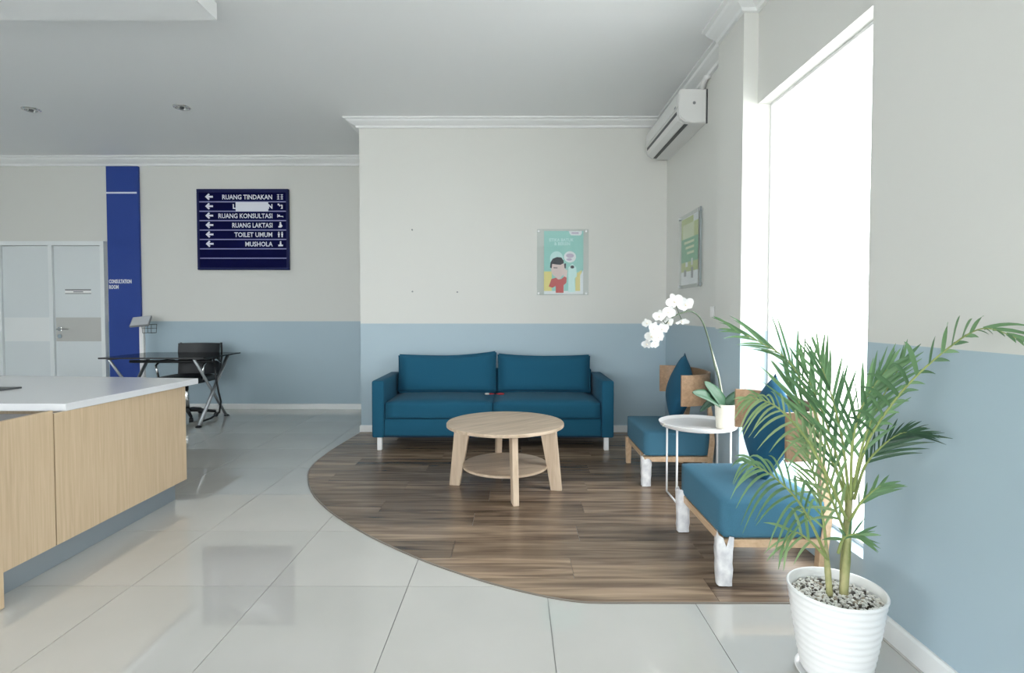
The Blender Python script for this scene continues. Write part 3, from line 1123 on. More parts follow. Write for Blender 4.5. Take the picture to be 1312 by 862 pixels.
def wrap_mesh(x0, x1, y0, y1, z1, seed):
    rnd = random.Random(seed)
    bm = bmesh.new()
    n, m = 16, 8
    rings = []
    for k in range(m + 1):
        f = k / m
        ring = []
        for i in range(n):
            a = 2 * PI * i / n
            ca, sa = math.cos(a), math.sin(a)
            sq = 1 / max(abs(ca), abs(sa)) ** 0.75
            hx, hy = (x1 - x0) / 2 * (0.86 + 0.14 * f), (y1 - y0) / 2 * (0.86 + 0.14 * f)
            jit = 1 + rnd.uniform(-0.07, 0.07)
            z = 0.004 + (z1 - 0.004) * f
            if k == m:
                z += rnd.uniform(-0.03, 0.03) - 0.02 * ca
            ring.append(bm.verts.new(((x0 + x1) / 2 + ca * hx * sq * jit, (y0 + y1) / 2 + sa * hy * sq * jit, z)))
        rings.append(ring)
    for a, b in zip(rings, rings[1:]):
        for i in range(n):
            bm.faces.new((a[i], a[(i + 1) % n], b[(i + 1) % n], b[i]))
    return bm


def armchair(loc, label, wraps, seed, wing=(0.075, 0.035)):
    t = thing('armchair', label, 'armchair', (*loc, FZ), 0, 'low armchairs facing the coffee table')
    W2 = 0.305
    # seat cushion: front edge at x=-0.2, back at x=0.235
    rnd = random.Random(seed)

    def sag(x, y, z):
        d = Vector((0, 0, 0))
        if y < -0.95 and abs(z) < 0.9:
            d.y += -0.004 * math.sin(x * 11 + 1) * (1 - abs(z))
        return d
    obj('seat', soft_box(0.44, 2 * W2, 0.165, 0.008, 0.002, 0.014, sag=sag), M['chair_fabric'], t, (0.02, 0, 0.206), smooth=True)
    # rails under the seat
    for s in (-1, 1):
        bm = bmesh.new()
        y0 = s * W2 * 0.96
        pts = [(-0.19, 0.172), (0.19, 0.168), (0.215, 0.172), (0.235, 0.19), (0.235, 0.204), (-0.19, 0.204)]
        bm = prism(pts, 'y', y0 - 0.016, y0 + 0.016)
        obj('side_rail', bm, M['chair_wood'], t)
    obj('front_rail', box(-0.196, -0.168, -W2 * 0.96 + 0.017, W2 * 0.96 - 0.017, 0.168, 0.204), M['chair_wood'], t)
    obj('rear_rail', box(0.2, 0.228, -W2 * 0.96 + 0.017, W2 * 0.96 - 0.017, 0.168, 0.204), M['chair_wood'], t)
    for k, (sx, s) in enumerate(((-1, -1), (-1, 1), (1, -1), (1, 1))):
        yy = s * W2 * 0.95
        if sx < 0:
            bm = leg_poly(bmesh.new(), -0.212, -0.168, yy - 0.02, yy + 0.02, 0, 0.203, 0.0, 0.0)
            lg = obj('leg', bm, M['chair_wood'], t)
            if k in wraps:
                wp = obj('foam_wrap', wrap_mesh(-0.226, -0.156, yy - 0.031, yy + 0.031, 0.205, seed + k), M['wrap'], lg, smooth=True)
                wp['label'] = 'white foam wrapping around the leg'
        else:
            # rear leg rises behind the seat to carry the back plank
            bm = bmesh.new()
            y1 = s * (W2 * 0.95)
            y2 = s * (W2 * 0.78)
            secs = [(0.222, y1, 0.0, 0.015), (0.236, y1, 0.17, 0.019), (0.252, y1, 0.3, 0.018), (0.26, y2, 0.47, 0.015), (0.25, y2, 0.575, 0.008)]
            rings = []
            for x, y, z, r in secs:
                rings.append([bm.verts.new((x + a * r, y + b * r, z)) for a, b in ((-1, -1), (1, -1), (1, 1), (-1, 1))])
            for a, b in zip(rings, rings[1:]):
                for i in range(4):
                    bm.faces.new((a[i], a[(i + 1) % 4], b[(i + 1) % 4], b[i]))
            bm.faces.new(rings[0][::-1])
            bm.faces.new(rings[-1])
            obj('leg', bm, M['chair_wood'], t)
    # curved back plank: U in plan, open towards the seat
    pts = []
    N = 22
    for i in range(N + 1):
        a = -PI / 2 * 1.0 + PI * i / N
        c, s = math.cos(a), math.sin(a)
        pts.append((wing[0] + wing[1] * s + (0.29 - wing[0] - wing[1] * s) * (abs(c) ** 0.8), 0.345 * math.copysign(abs(s) ** 0.9, s)))
    bm = bmesh.new()
    th = 0.017
    V = []
    for i, (x, y) in enumerate(pts):
        a = Vector(pts[max(i - 1, 0)])
        b = Vector(pts[min(i + 1, N)])
        d = (b - a).normalized()
        nr = Vector((d.y, -d.x))
        o_ = Vector((x, y)) + nr * th
        V.append([bm.verts.new(p) for p in ((x, y, 0.555), (o_.x, o_.y, 0.555), (o_.x, o_.y, 0.762), (x, y, 0.762))])
    for a, b in zip(V, V[1:]):
        for k in range(4):
            bm.faces.new((a[k], a[(k + 1) % 4], b[(k + 1) % 4], b[k]))
    bm.faces.new(V[0][::-1])
    bm.faces.new(V[-1])
    obj('backrest', bm, M['chair_back'], t, smooth=True, auto=40)
    return t


armchair((1.085, 4.0), 'low blue armchair with curved wooden back nearest the sofa, one front leg foam-wrapped', (0,), 3, (0.046, 0.022))
armchair((1.10, 2.65), 'low blue armchair with curved wooden back behind the potted palm, both front legs foam-wrapped', (0, 1), 11)


def scatter(loc, label, spin, lean, yaw):
    o = obj('cushion', pillow(0.40, 0.40, 0.15), M['pillow'], None, smooth=True)
    Mx = Matrix.Rotation(yaw, 4, 'Z') @ Matrix.Rotation(lean, 4, 'X') @ Matrix.Rotation(spin, 4, 'Y')
    o.matrix_world = Matrix.Translation(loc) @ Mx
    return tag(o, label, 'cushion', 'scatter cushions on the armchairs')


# local Y is the cushion's thickness; yaw -90 turns its face towards -X
scatter((1.225, 4.07, 0.612), 'teal blue square cushion on the armchair nearest the sofa', math.radians(33), math.radians(-12), math.radians(-90))
scatter((1.255, 2.70, 0.612), 'teal blue square cushion on the armchair behind the potted palm', math.radians(33), math.radians(-12), math.radians(-90))

# ------------------------------------------------------------------ tray table
TTX, TTY, TTZ = 1.165, 3.47, 0.468
t = thing('tray_table', 'small round white metal tray table between the two armchairs', 'side table', (TTX, TTY, FZ))
obj('tray', lathe([(0, TTZ - 0.006), (0.225, TTZ - 0.006), (0.232, TTZ - 0.002), (0.243, TTZ + 0.02), (0.24, TTZ + 0.021), (0.228, TTZ + 0.001), (0, TTZ)], 56), M['white_gloss'], t, smooth=True, auto=40)
for sx in (-1, 1):
    X = sx * 0.165
    for y in (-0.11, 0.11):
        obj('leg', tube([(X, y, 0.006), (X, y, TTZ - 0.0065)], 0.0065, 10), M['white_gloss'], t, smooth=True)
    obj('foot_bar', tube([(X, -0.104, 0.0085), (X, 0.104, 0.0085)], 0.0065, 8), M['white_gloss'], t, smooth=True)
obj('cross_bar', box(-0.159, 0.159, 0.104, 0.116, TTZ - 0.02, TTZ - 0.0065), M['white_gloss'], t)
o = obj('rim_handle', lathe([(0.0, 0.0), (0.012, 0.0), (0.012, 0.004), (0, 0.004)], 16), M['cream_pot'], t, (-0.232, -0.06, TTZ + 0.012), (0, math.radians(-60), 0))

# ------------------------------------------------------------------ orchid
OX, OY, OZ = 1.298, 3.36, TTZ + FZ + 0.001
t = thing('potted_orchid', 'white moth orchid arching from a cream pot on the tray table', 'plant', (OX, OY, OZ))
obj('pot', lathe([(0, 0), (0.05, 0), (0.056, 0.006), (0.066, 0.148), (0.066, 0.152), (0.061, 0.152), (0.059, 0.125), (0, 0.125)], 36), M['cream_pot'], t, smooth=True, auto=40)
bm = bmesh.new()
rnd = random.Random(5)
for i in range(60):
    a, r = rnd.uniform(0, 2 * PI), 0.055 * rnd.random() ** 0.5
    q = bmesh.ops.create_icosphere(bm, subdivisions=1, radius=0.008)
    for v in q['verts']:
        v.co = Vector((v.co.x * rnd.uniform(.7, 1.4), v.co.y * rnd.uniform(.7, 1.4), v.co.z * .7)) + Vector((r * math.cos(a), r * math.sin(a), 0.13 + rnd.uniform(0, .006)))
o = obj('bark_chips', bm, M['soil'], t)
o['kind'] = 'stuff'


def OL(p):
    return (p[0] - OX, p[1] - OY + 0.0, p[2] - OZ)


def spline(P, k=6):
    P = [Vector(p) for p in P]
    out = []
    for i in range(len(P) - 1):
        p0, p1, p2, p3 = P[max(i - 1, 0)], P[i], P[i + 1], P[min(i + 2, len(P) - 1)]
        for j in range(k):
            s = j / k
            out.append(0.5 * ((2 * p1) + (p2 - p0) * s + (2 * p0 - 5 * p1 + 4 * p2 - p3) * s * s + (3 * p1 - p0 - 3 * p2 + p3) * s ** 3))
    out.append(P[-1])
    return out


STEM = [(1.282, 3.36, 0.60), (1.258, 3.37, 0.768), (1.232, 3.37, 0.852), (1.208, 3.37, 0.957), (1.177, 3.37, 1.066), (1.152, 3.37, 1.129), (1.119, 3.37, 1.172),
        (1.071, 3.37, 1.193), (1.006, 3.36, 1.176), (0.958, 3.36, 1.148), (0.908, 3.35, 1.1), (0.849, 3.34, 1.034)]
obj('flower_stem', tube([OL(p) for p in spline(STEM, 4)], [0.0055] * 20 + [0.0045] * 25, 8), M['orchid_stem'], t, smooth=True)
obj('stake', tube([OL((1.3, 3.375, 0.60)), OL((1.256, 3.38, 0.82)), OL((1.20, 3.378, 1.0)), OL((1.178, 3.378, 1.075))], 0.0032, 6), M['cream_pot'], t)


def leaf_mesh(path, w, up, fold=0.25):
    P = spline(path, 6)
    bm = bmesh.new()
    n = len(P)
    rows = []
    for i, p in enumerate(P):
        s = i / (n - 1)
        d = (P[min(i + 1, n - 1)] - P[max(i - 1, 0)]).normalized()
        sd = d.cross(up).normalized()
        nn = sd.cross(d)
        ww = w * (0.35 + 0.65 * math.sin(PI * min(1, s * 0.75 + 0.2))) * (1 - s ** 5) ** 0.5 if s < 1 else 0.001
        rows.append([bm.verts.new(p + sd * k * ww + nn * abs(k) * ww * fold) for k in (-1, -0.5, 0, 0.5, 1)])
    for a, b in zip(rows, rows[1:]):
        for k in range(4):
            bm.faces.new((a[k], a[k + 1], b[k + 1], b[k]))
    return bm


def solid(o, th):
    md = o.modifiers.new('thickness', 'SOLIDIFY')
    md.thickness = th
    md.offset = 0
    return o


for path, w, up in (([(1.29, 3.36, 0.61), (1.18, 3.32, 0.674), (1.067, 3.29, 0.705)], 0.042, Vector((0.1, -0.8, 0.6))),
                    ([(1.29, 3.36, 0.61), (1.225, 3.34, 0.693), (1.157, 3.34, 0.764)], 0.04, Vector((0.4, -0.9, 0.3))),
                    ([(1.30, 3.36, 0.61), (1.34, 3.34, 0.665), (1.41, 3.33, 0.72)], 0.033, Vector((-0.2, -0.8, 0.6))),
                    ([(1.27, 3.37, 0.61), (1.22, 3.40, 0.625), (1.165, 3.44, 0.56)], 0.024, Vector((-0.3, -0.8, 0.5)))):
    solid(obj('leaf', leaf_mesh([OL(p) for p in path], w, up), M['orchid_leaf'], t, smooth=True), 0.002)


def flower_mesh(r):
    bm = bmesh.new()
    # two broad petals, three sepals; flower faces -Y locally
    for a, L, w, y in ((0.0, 1.0, 0.58, -0.1), (PI, 1.0, 0.58, -0.1), (PI / 2, 0.95, 0.36, 0.0), (-PI / 2 - 0.62, 0.9, 0.33, 0.0), (-PI / 2 + 0.62, 0.9, 0.33, 0.0)):
        d = Vector((math.cos(a), 0, math.sin(a)))
        sd = Vector((-math.sin(a), 0, math.cos(a)))
        rows = []
        for i in range(7):
            s = i / 6
            ww = w * math.sin(PI * (0.08 + 0.87 * s)) ** 0.7
            cup = y - 0.28 * s * s + 0.1 * s
            rows.append([bm.verts.new((d * (L * s) + sd * k * ww + Vector((0, cup - 0.12 * (k * k) * s, 0))) * r) for k in (-1, -0.4, 0.4, 1)])
        for p, q in zip(rows, rows[1:]):
            for k in range(3):
                bm.faces.new((p[k], p[k + 1], q[k + 1], q[k]))
    return bm


BLOOM = [(0.973, 3.34, 1.252, .052), (1.045, 3.35, 1.232, .050), (0.936, 3.34, 1.191, .044), (0.879, 3.33, 1.162, .040), (0.941, 3.35, 1.122, .036), (1.022, 3.35, 1.136, .044),
         (0.808, 3.35, 1.122, .030), (0.842, 3.32, 1.091, .042), (0.894, 3.33, 1.088, .040), (0.828, 3.31, 1.043, .042), (0.871, 3.33, 1.035, .036), (0.804, 3.33, 0.995, .032), (0.847, 3.33, 0.995, .030)]
rnd = random.Random(4)
stem_pts = [Vector(OL(p)) for p in spline(STEM, 4)]
for i, (x, y, z, r) in enumerate(BLOOM):
    p = Vector(OL((x, y, z)))
    rot = (rnd.uniform(-0.5, 0.4), rnd.uniform(-0.5, 0.5), rnd.uniform(-0.9, 0.5))
    if i == 5:
        rot = (1.1, 0.0, 0.2)
    f = obj('flower', flower_mesh(r), M['petal'], t, p, rot, smooth=True)
    bm = bmesh.new()
    bmesh.ops.create_icosphere(bm, subdivisions=2, radius=r * 0.16)
    obj('flower_heart', bm, M['petal_heart'], f, (0, -r * 0.14, -r * 0.08), smooth=True)
    near = min(stem_pts, key=lambda q: (q - p).length)
    if (near - p).length > 0.008:
        mid = (near + p) / 2 + Vector((0, 0.008, 0.004))
        obj('flower_stalk', tube([near, mid, p + Vector((0, 0.002, 0))], 0.0022, 6), M['orchid_stem'], t)

# ------------------------------------------------------------------ potted palm
PX, PY = 1.05, 1.77
t = thing('potted_palm', 'tall areca palm in ribbed white pot in the right foreground', 'plant', (PX, PY, 0))
prof = [(0, 0.012), (0.092, 0.012), (0.1, 0.02)]
K = 44
for i in range(K + 1):
    s = i / K
    z = 0.022 + s * 0.258
    r = 0.1 + 0.043 * (s ** 0.8) + 0.0012 * math.sin(s * 2 * PI * 11)
    prof.append((r, z))
prof += [(0.1455, 0.283), (0.1465, 0.288), (0.1445, 0.292), (0.1385, 0.292), (0.1365, 0.285), (0.134, 0.25), (0.13, 0.245), (0, 0.245)]
obj('pot', lathe(prof, 64), M['pot'], t, smooth=True, auto=60)
obj('saucer', lathe([(0, 0.001), (0.105, 0.001), (0.112, 0.004), (0.119, 0.014), (0.116, 0.015), (0.109, 0.0105), (0, 0.0105)], 48), M['pot'], t, smooth=True, auto=50)
obj('soil', lathe([(0, 0.2455), (0.128, 0.2455), (0.13, 0.255), (0, 0.258)], 32), M['soil'], t)
# pebbles
base = bmesh.new()
bmesh.ops.create_icosphere(base, subdivisions=1, radius=1)
bvs = [v.co.copy() for v in base.verts]
bfs = [[v.index for v in f.verts] for f in base.faces]
base.free()
rnd = random.Random(9)
verts, faces, mats = [], [], []
for i in range(1100):
    a, r = rnd.uniform(0, 2 * PI), 0.131 * rnd.random() ** 0.5
    sz = rnd.uniform(0.0035, 0.0065)
    c = Vector((r * math.cos(a), r * math.sin(a), 0.258 + rnd.uniform(0, 0.009) - 0.02 * (r / 0.131) ** 2 * 0.2))
    R3 = Euler((rnd.uniform(-.6, .6), rnd.uniform(-.6, .6), rnd.uniform(0, 6))).to_matrix()
    sc = Vector((sz * rnd.uniform(1, 1.7), sz, sz * rnd.uniform(.6, .9)))
    k = len(verts)
    verts += [c + R3 @ Vector((p.x * sc.x, p.y * sc.y, p.z * sc.z)) for p in bvs]
    mi = 0 if rnd.random() < 0.72 else (1 if rnd.random() < 0.5 else 2)
    for f in bfs:
        faces.append([k + q for q in f])
        mats.append(mi)
me = bpy.data.meshes.new('pebbles')
me.from_pydata(verts, [], faces)
for m in (M['pebble'], mat('pebble_tan', (0.42, 0.36, 0.28), 0.6), mat('pebble_dark', (0.1, 0.085, 0.07), 0.6)):
    me.materials.append(m)
me.polygons.foreach_set('material_index', mats)
o = link(bpy.data.objects.new('pebbles', me), t)
o['kind'] = 'stuff'


def PLc(p):
    return Vector((p[0] - PX, p[1] - PY, p[2]))


CANES = [([(1.029, 1.77, 0.262), (1.02, 1.77, 0.361), (1.008, 1.76, 0.43)], (0.0105, 0.009, 0.006)),
         ([(1.078, 1.775, 0.262), (1.086, 1.775, 0.411), (1.094, 1.78, 0.55), (1.105, 1.78, 0.65)], (0.013, 0.0115, 0.0085, 0.005)),
         ([(1.088, 1.8, 0.262), (1.088, 1.8, 0.378), (1.092, 1.79, 0.56)], (0.009, 0.0075, 0.005))]
for pts, rs in CANES:
    sp = spline([PLc(p) for p in pts], 5)
    rr = []
    for i in range(len(sp)):
        f = i / (len(sp) - 1) * (len(rs) - 1)
        k = min(int(f), len(rs) - 2)
        rr.append((rs[k] + (rs[k + 1] - rs[k]) * (f - k)) * (1.08 if i % 4 == 0 else 1))
    obj('cane', tube(sp, rr, 10), M['trunk'], t, smooth=True)

FRONDS = {
    'F1': [(1.103, 1.8, 0.543), (1.075, 1.84, 0.688), (1.037, 1.9, 0.849), (0.984, 1.95, 1.002), (0.903, 2.0, 1.074), (0.80, 2.02, 1.125)],
    'F2': [(1.102, 1.77, 0.618), (1.109, 1.73, 0.756), (1.13, 1.69, 0.855), (1.164, 1.62, 0.976), (1.22, 1.55, 1.084), (1.242, 1.46, 1.145), (1.275, 1.39, 1.12)],
    'F3': [(1.094, 1.78, 0.563), (1.082, 1.8, 0.751), (1.06, 1.82, 0.89), (1.039, 1.84, 0.98), (1.027, 1.85, 1.04)],
    'F4': [(1.074, 1.74, 0.59), (1.063, 1.72, 0.77), (1.073, 1.7, 0.88), (1.098, 1.68, 0.96), (1.13, 1.66, 1.02)],
    'F5': [(1.048, 1.72, 0.535), (0.952, 1.66, 0.689), (0.862, 1.62, 0.818), (0.768, 1.58, 0.906), (0.70, 1.55, 0.94), (0.65, 1.53, 0.945)],
    'F6': [(0.997, 1.74, 0.408), (0.918, 1.68, 0.533), (0.833, 1.62, 0.64), (0.732, 1.57, 0.725), (0.647, 1.53, 0.768)] ,
    'F7': [(1.121, 1.8, 0.569), (1.155, 1.8, 0.68), (1.19, 1.77, 0.755), (1.222, 1.74, 0.8), (1.245, 1.71, 0.815)],
    'F8': [(1.064, 1.73, 0.523), (1.078, 1.7, 0.591), (1.096, 1.67, 0.64), (1.11, 1.65, 0.665)],
    'F9': [(0.985, 1.71, 0.412), (0.908, 1.66, 0.485), (0.834, 1.62, 0.533), (0.783, 1.59, 0.503)],
    'F10': [(1.025, 1.72, 0.427), (1.015, 1.68, 0.489), (1.025, 1.65, 0.515), (1.04, 1.63, 0.52)],
    'F11': [(1.113, 1.82, 0.536), (1.093, 1.86, 0.656), (1.033, 1.9, 0.795), (0.997, 1.93, 0.88), (0.97, 1.95, 0.95)],
    'F12': [(1.025, 1.78, 0.39), (1.025, 1.82, 0.536), (1.008, 1.85, 0.659), (0.985, 1.87, 0.747)],
    'F13': [(1.106, 1.8, 0.556), (1.08, 1.83, 0.704), (1.053, 1.86, 0.83), (1.025, 1.88, 0.92), (1.002, 1.9, 0.993)] ,
    'F14': [(1.087, 1.75, 0.612), (1.099, 1.73, 0.756), (1.123, 1.71, 0.871), (1.157, 1.69, 0.967), (1.184, 1.67, 1.041)] ,
    'F15': [(1.068, 1.76, 0.481), (1.014, 1.74, 0.59), (0.961, 1.72, 0.721), (0.9, 1.7, 0.824)] ,
}
# name: (start share, leaflets per side, length, angle (deg), droop, side-lift, material, length on the other side)
SPEC = {
    'F1': (0.40, 13, 0.13, 30, 0.03, 1.0, 'palm_leaf', 0.22),
    'F2': (0.26, 16, 0.165, 50, 0.06, 1.5, 'palm_leaf', 0.04),
    'F3': (0.2, 11, 0.20, 30, 0.01, 1.25, 'palm_leaf', 0.19),
    'F4': (0.2, 12, 0.19, 32, 0.02, 1.35, 'palm_leaf', 0.18),
    'F5': (0.36, 14, 0.12, 46, 0.09, 0.8, 'palm_pale', 0.10),
    'F6': (0.30, 13, 0.16, 42, 0.12, 0.95, 'palm_leaf', 0.18),
    'F7': (0.28, 13, 0.10, 32, 0.03, 1.2, 'palm_dark', 0.15),
    'F8': (0.3, 6, 0.10, 30, 0.02, 1.3, 'palm_leaf', 0.11),
    'F9': (0.35, 5, 0.10, 40, 0.06, 1.0, 'palm_pale', 0.13),
    'F10': (0.3, 6, 0.09, 50, 0.02, 1.2, 'palm_leaf', 0.09),
    'F11': (0.25, 10, 0.20, 27, 0.01, 1.15, 'palm_leaf', 0.24),
    'F12': (0.2, 12, 0.17, 34, 0.06, 1.0, 'palm_pale', 0.16),
    'F13': (0.2, 9, 0.20, 30, 0.01, 1.2, 'palm_leaf', 0.22),
    'F14': (0.2, 9, 0.17, 34, 0.02, 1.3, 'palm_leaf', 0.14),
    'F15': (0.15, 11, 0.16, 34, 0.05, 1.1, 'palm_pale', 0.17),
}
rnd = random.Random(21)
NORMAL = {k: Vector((0.1, -1.0, 0.35)) for k in FRONDS}


def leaflet(p, d, L, w, droop, nrm):
    bm = bmesh.new()
    rows = []
    N = 6
    for i in range(N + 1):
        s = i / N
        q = p + d * (L * s) + Vector((0, 0, -1)) * droop * (s ** 2.2)
        tang = (d * L + Vector((0, 0, -1)) * droop * 2.2 * s ** 1.2).normalized()
        sd = tang.cross(nrm).normalized()
        nn = sd.cross(tang)
        ww = w * (0.45 + 0.55 * math.sin(PI * min(1.0, 0.12 + s * 0.62))) * (1 - s ** 2.6) + 0.0004
        rows.append([bm.verts.new(q - sd * ww), bm.verts.new(q + nn * ww * 0.35), bm.verts.new(q + sd * ww)])
    for a, b in zip(rows, rows[1:]):
        bm.faces.new((a[0], a[1], b[1], b[0]))
        bm.faces.new((a[1], a[2], b[2], b[1]))
    return bm


for k, pts in FRONDS.items():
    st, n, L, ang, droop, lift, mm, L2 = SPEC[k]
    sp = spline([PLc(p) for p in pts], 8)
    m_ = len(sp)
    fr = obj('frond', tube(sp, [0.0052 * (1 - 0.8 * i / (m_ - 1)) for i in range(m_)], 7), M['rachis'], t, smooth=True)
    nrm0 = NORMAL[k].normalized()
    for i in range(n):
        for sgn in (1, -1):
            s = st + (1 - st) * (i + (0.25 if sgn > 0 else 0.0) + rnd.uniform(-.12, .12)) / (n - 0.5)
            s = max(st, min(1.0, s))
            f = s * (m_ - 1)
            j = min(int(f), m_ - 2)
            p = sp[j].lerp(sp[j + 1], f - j)
            tg = (sp[min(j + 2, m_ - 1)] - sp[max(j - 1, 0)]).normalized()
            sd = tg.cross(nrm0).normalized() * sgn
            nn = sd.cross(tg)
            rel = (s - st) / (1 - st)
            al = math.radians(ang * (1.15 - 0.75 * rel) + rnd.uniform(-6, 6))
            d = (tg * math.cos(al) + sd * math.sin(al) + nrm0 * rnd.uniform(-0.12, 0.22)).normalized()
            ln = (L if sgn < 0 else L2) * (0.7 + 0.55 * math.sin(PI * (0.2 + 0.7 * rel))) * (1 - 0.45 * rel) * rnd.uniform(0.85, 1.1)
            w = 0.0047 * (0.75 + ln * 1.6) * lift * rnd.uniform(0.85, 1.15)
            tip = p + d * ln
            if tip.x + PX > 1.335:          # keep clear of the wall
                d.x -= (tip.x + PX - 1.335) / ln
                d.normalize()
            obj('leaflet', leaflet(p, d, ln, w, droop * ln / 0.2 * rnd.uniform(0.6, 1.4), (nrm0 + Vector((rnd.uniform(-.4, .4), 0, rnd.uniform(-.4, .4)))).normalized()),
                M[mm], fr, smooth=True)

# ------------------------------------------------------------------ air conditioner
AY0, AY1 = 4.29, 5.34
t = thing('air_conditioner', 'white split air conditioner mounted high on the right wall', 'air conditioner', (XF, (AY0 + AY1) / 2, 2.65))
hl = (AY1 - AY0) / 2
pr = [(-0.001, 0.0), (-0.001, 0.258), (-0.17, 0.258), (-0.2, 0.25), (-0.215, 0.225), (-0.219, 0.12), (-0.2165, 0.07), (-0.205, 0.036), (-0.165, 0.008), (-0.11, 0.0)]
bm = prism(pr, 'y', -hl, hl)
bmesh.ops.bevel(bm, geom=[e for e in bm.edges if abs((e.verts[0].co.y) - (e.verts[1].co.y)) < 1e-6], offset=0.008, segments=2, affect='EDGES')
obj('body', bm, M['ac'], t, smooth=True, auto=35)
obj('front_panel', prism([(-0.17, 0.2585), (-0.2, 0.2505), (-0.2165, 0.226), (-0.2205, 0.122), (-0.225, 0.122), (-0.221, 0.23), (-0.204, 0.256), (-0.17, 0.263)], 'y', -hl + 0.012, hl - 0.012), M['ac'], t, smooth=True, auto=35)
obj('louver', prism([(-0.2168, 0.066), (-0.2055, 0.034), (-0.168, 0.0065), (-0.171, 0.002), (-0.21, 0.031), (-0.221, 0.064)], 'y', -hl + 0.05, hl - 0.05), M['ac'], t)
obj('air_slot', prism([(-0.2185, 0.1), (-0.2172, 0.076), (-0.2205, 0.075), (-0.2215, 0.1)], 'y', -hl + 0.055, hl - 0.045), M['dark_grey'], t)
obj('air_slot', prism([(-0.16, 0.007), (-0.132, 0.0028), (-0.133, -0.001), (-0.162, 0.003)], 'y', -hl + 0.055, hl - 0.045), M['dark_grey'], t)
obj('badge', box(-0.2262, -0.2252, -hl + 0.06, -hl + 0.1, 0.13, 0.145), M['grey'], t)
obj('end_screw', tube([(-0.1, -hl - 0.002, 0.15), (-0.1, -hl + 0.001, 0.15)], 0.012, 12), M['grey'], t)
obj('pipe', tube([(-0.03, -hl + 0.03, 0.255), (-0.03, -hl + 0.0, 0.3), (-0.028, -hl - 0.05, 0.32), (0.0, -hl - 0.08, 0.325)], 0.022, 10), M['ac'], t, smooth=True)
obj('wall_bracket', box(-0.01, -0.0005, -hl - 0.012, -hl - 0.002, -0.01, 0.25), M['dark_grey'], t)

# ------------------------------------------------------------------ posters in acrylic holders
def standoff(par, p, axis):
    e = Vector(axis)
    q = Vector(p)
    obj('standoff', tube([q, q + e * 0.016, q + e * 0.018], [0.011, 0.011, 0.008], 14), M['metal'], par, smooth=True, auto=40)


t = thing('wall_poster', 'teal poster of black-haired cartoon boy in red shirt in clear holder above sofa', 'poster', (0, YS, 0))
PXa, PXb, PZa, PZb = 0.289, 0.673, 1.362, 1.977
obj('acrylic_pane', box(0.22, 0.725, -0.013, -0.010, 1.352, 1.995), M['acrylic'], t)
obj('acrylic_pane', box(0.22, 0.725, -0.006, -0.003, 1.352, 1.995), M['acrylic'], t)
obj('paper', box(PXa, PXb, -0.0082, -0.0072, PZa, PZb), M['p_teal'], t)
for x in (0.237, 0.703):
    for z in (1.975, 1.37):
        standoff(t, (x, -0.0005, z), (0, -1, 0))


def U(pts):
    return [(PXa + u * (PXb - PXa), PZb - v * (PZb - PZa)) for u, v in pts]


def ell(cu, cv, ru, rv, n=20, a0=0, a1=2 * PI):
    return [(cu + ru * math.cos(a0 + (a1 - a0) * i / n), cv + rv * math.sin(a0 + (a1 - a0) * i / n)) for i in range(n + (0 if abs(a1 - a0 - 2 * PI) < 1e-6 else 1))]


lay = [0]


def pp(pts, m, name='poster_print'):
    lay[0] += 1
    return flat_poly(name, U(pts), M[m], t, -0.0082 - 0.00006 * lay[0], 0.00005)


pp([(0, .64), (.2, .64), (.2, .95), (0, .95)], 'p_yellow')
pp([(.8, .68), (.96, .62), (.96, .95), (.8, .95)], 'p_yellow')
pp([(0, .95), (1, .95), (1, 1), (0, 1)], 'p_white')
pp([(.92, .7), (1, .62), (1, .95), (.92, .95)], 'p_white')
pp([(.63, 0), (.96, 0), (.96, .04), (.92, .07), (.69, .07), (.65, .04)], 'p_white')
pp([(.7, .02), (.88, .02), (.88, .045), (.7, .045)], 'p_lav')
pp(ell(.32, .44, .17, .12), 'p_pale')
pp(ell(.66, .41, .155, .09), 'p_white', 'speech_bubble')
pp(ell(.66, .39, .1, .035), 'p_lav')
pp(ell(.64, .45, .07, .02), 'p_lav')
pp([(.62, .58), (.72, .52), (.82, .58), (.84, .72), (.78, .75), (.8, .97), (.62, .97)], 'p_pale')
pp(ell(.72, .57, .05, .025), 'p_hair')
pp(ell(.36, .6, .18, .14), 'p_skin', 'face')
pp([(.5, .6), (.6, .62), (.58, .74), (.5, .72)], 'p_skin')
pp([(.155, .58), (.165, .5), (.22, .44), (.33, .412), (.44, .42), (.5, .47), (.5, .51), (.42, .535), (.3, .53), (.21, .52), (.195, .59)], 'p_hair', 'hair')
pp([(.51, .52), (.56, .51), (.56, .59), (.52, .59)], 'p_hair', 'hair')
pp([(.24, .575), (.34, .578), (.34, .59), (.24, .588)], 'p_hair')
pp([(.12, .88), (.19, .76), (.31, .74), (.36, .77), (.44, .76), (.52, .72), (.58, .74), (.57, .82), (.5, .86), (.5, .98), (.3, .98), (.3, .87), (.22, .9)], 'p_red', 'shirt')
pp([(.31, .74), (.36, .77), (.43, .755), (.43, .70), (.31, .70)], 'p_skin')
for s, v, w, u in (('ETIKA BATUK', .165, .62, .13), ('& BERSIN', .225, .4, .26)):
    wd = w * (PXb - PXa)
    (xx, zz), = U([(u, v)])
    lettering(s, 0.042, M['p_pale'], t, (xx, -0.0096, zz), FACE_CAM, bold=0.001, width=wd)

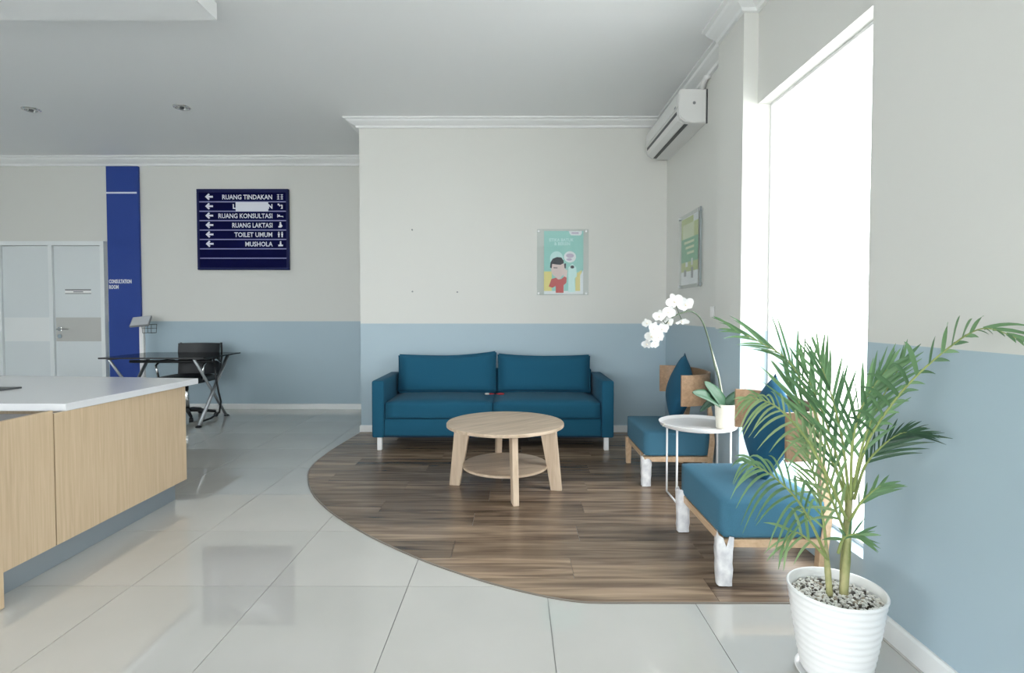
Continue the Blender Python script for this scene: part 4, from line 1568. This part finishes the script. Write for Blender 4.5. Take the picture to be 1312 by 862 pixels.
t = thing('wall_poster', 'green and white poster in clear holder on the right wall under air conditioner', 'poster', (XF, 4.63, 0))
GY0, GY1, GZ0, GZ1 = -0.275, 0.275, 1.39, 2.02
obj('acrylic_pane', box(-0.026, -0.022, GY0, GY1, GZ0, GZ1), M['acrylic'], t)
obj('acrylic_pane', box(-0.019, -0.015, GY0, GY1, GZ0, GZ1), M['acrylic'], t)
obj('pane_edge', box(-0.027, -0.013, GY0 - 0.004, GY0 - 0.0005, GZ0, GZ1), M['edge_grey'], t)
bm = bmesh.new()


def gp(y0, y1, z0, z1, m, k=0, name='poster_print'):
    return obj(name, box(-0.0212 - 0.00008 * k, -0.0202 - 0.00004 * k, y0, y1, z0, z1), M[m], t)


GA, GB = -0.225, 0.215
obj('paper', box(-0.0211, -0.0201, GA, GB, 1.42, 1.99), M['p_white'], t)
gp(GA, GB, 1.53, 1.985, 'p_lime', 1)
gp(GA + 0.1, GB - 0.04, 1.80, 1.93, 'p_lime_pale', 2)
gp(GA, GA + 0.12, 1.93, 1.988, 'p_white', 2)
gp(GA, GB, 1.61, 1.81, 'p_green', 3)
for k in range(3):
    gp(GA + 0.1, GB - 0.08 - 0.04 * k, 1.765 - 0.045 * k, 1.785 - 0.045 * k, 'p_lime_pale', 4)
gp(GA + 0.13, GA + 0.17, 1.575, 1.635, 'p_white', 4)
gp(GA + 0.26, GA + 0.32, 1.57, 1.61, 'p_white', 4)
gp(GA + 0.12, GA + 0.17, 1.47, 1.56, 'grey', 5)
gp(GA + 0.3, GA + 0.36, 1.49, 1.545, 'grey', 5)
for y in (GY0 + 0.02, GY1 - 0.02):
    for z in (GZ0 + 0.02, GZ1 - 0.02):
        e = Vector((-1, 0, 0))
        obj('standoff', tube([Vector((-0.0005, y, z)), Vector((-0.032, y, z)), Vector((-0.035, y, z))], [0.012, 0.012, 0.009], 14), M['metal'], t, smooth=True, auto=40)

# ------------------------------------------------------------------ small wall fittings
t = thing('wall_switch', 'small white switch plate on right wall below the green poster', 'switch', (XF, 4.12, 1.19))
obj('plate', box(-0.009, -0.0005, -0.04, 0.04, -0.04, 0.04, 0.003), M['white'], t)
obj('rocker', box(-0.013, -0.009, -0.022, 0.022, -0.028, 0.028, 0.002), M['white'], t)
SCREWS = [(528, -1.0, 1.387, 'lower left small screw of the three in the pale wall above sofa'),
          (585, -0.56, 1.382, 'lower right small screw of the three in the pale wall above sofa'),
          (528, -1.0, 1.99, 'upper small screw of the three in the pale wall above sofa')]
for _, x, z, lab in SCREWS:
    o = obj('screw', tube([(0, -0.0005, 0), (0, -0.01, 0), (0, -0.012, 0)], [0.008, 0.008, 0.005], 10), M['grey'], None, (x, YS, z))
    tag(o, lab, 'screw', 'screws left in the wall')
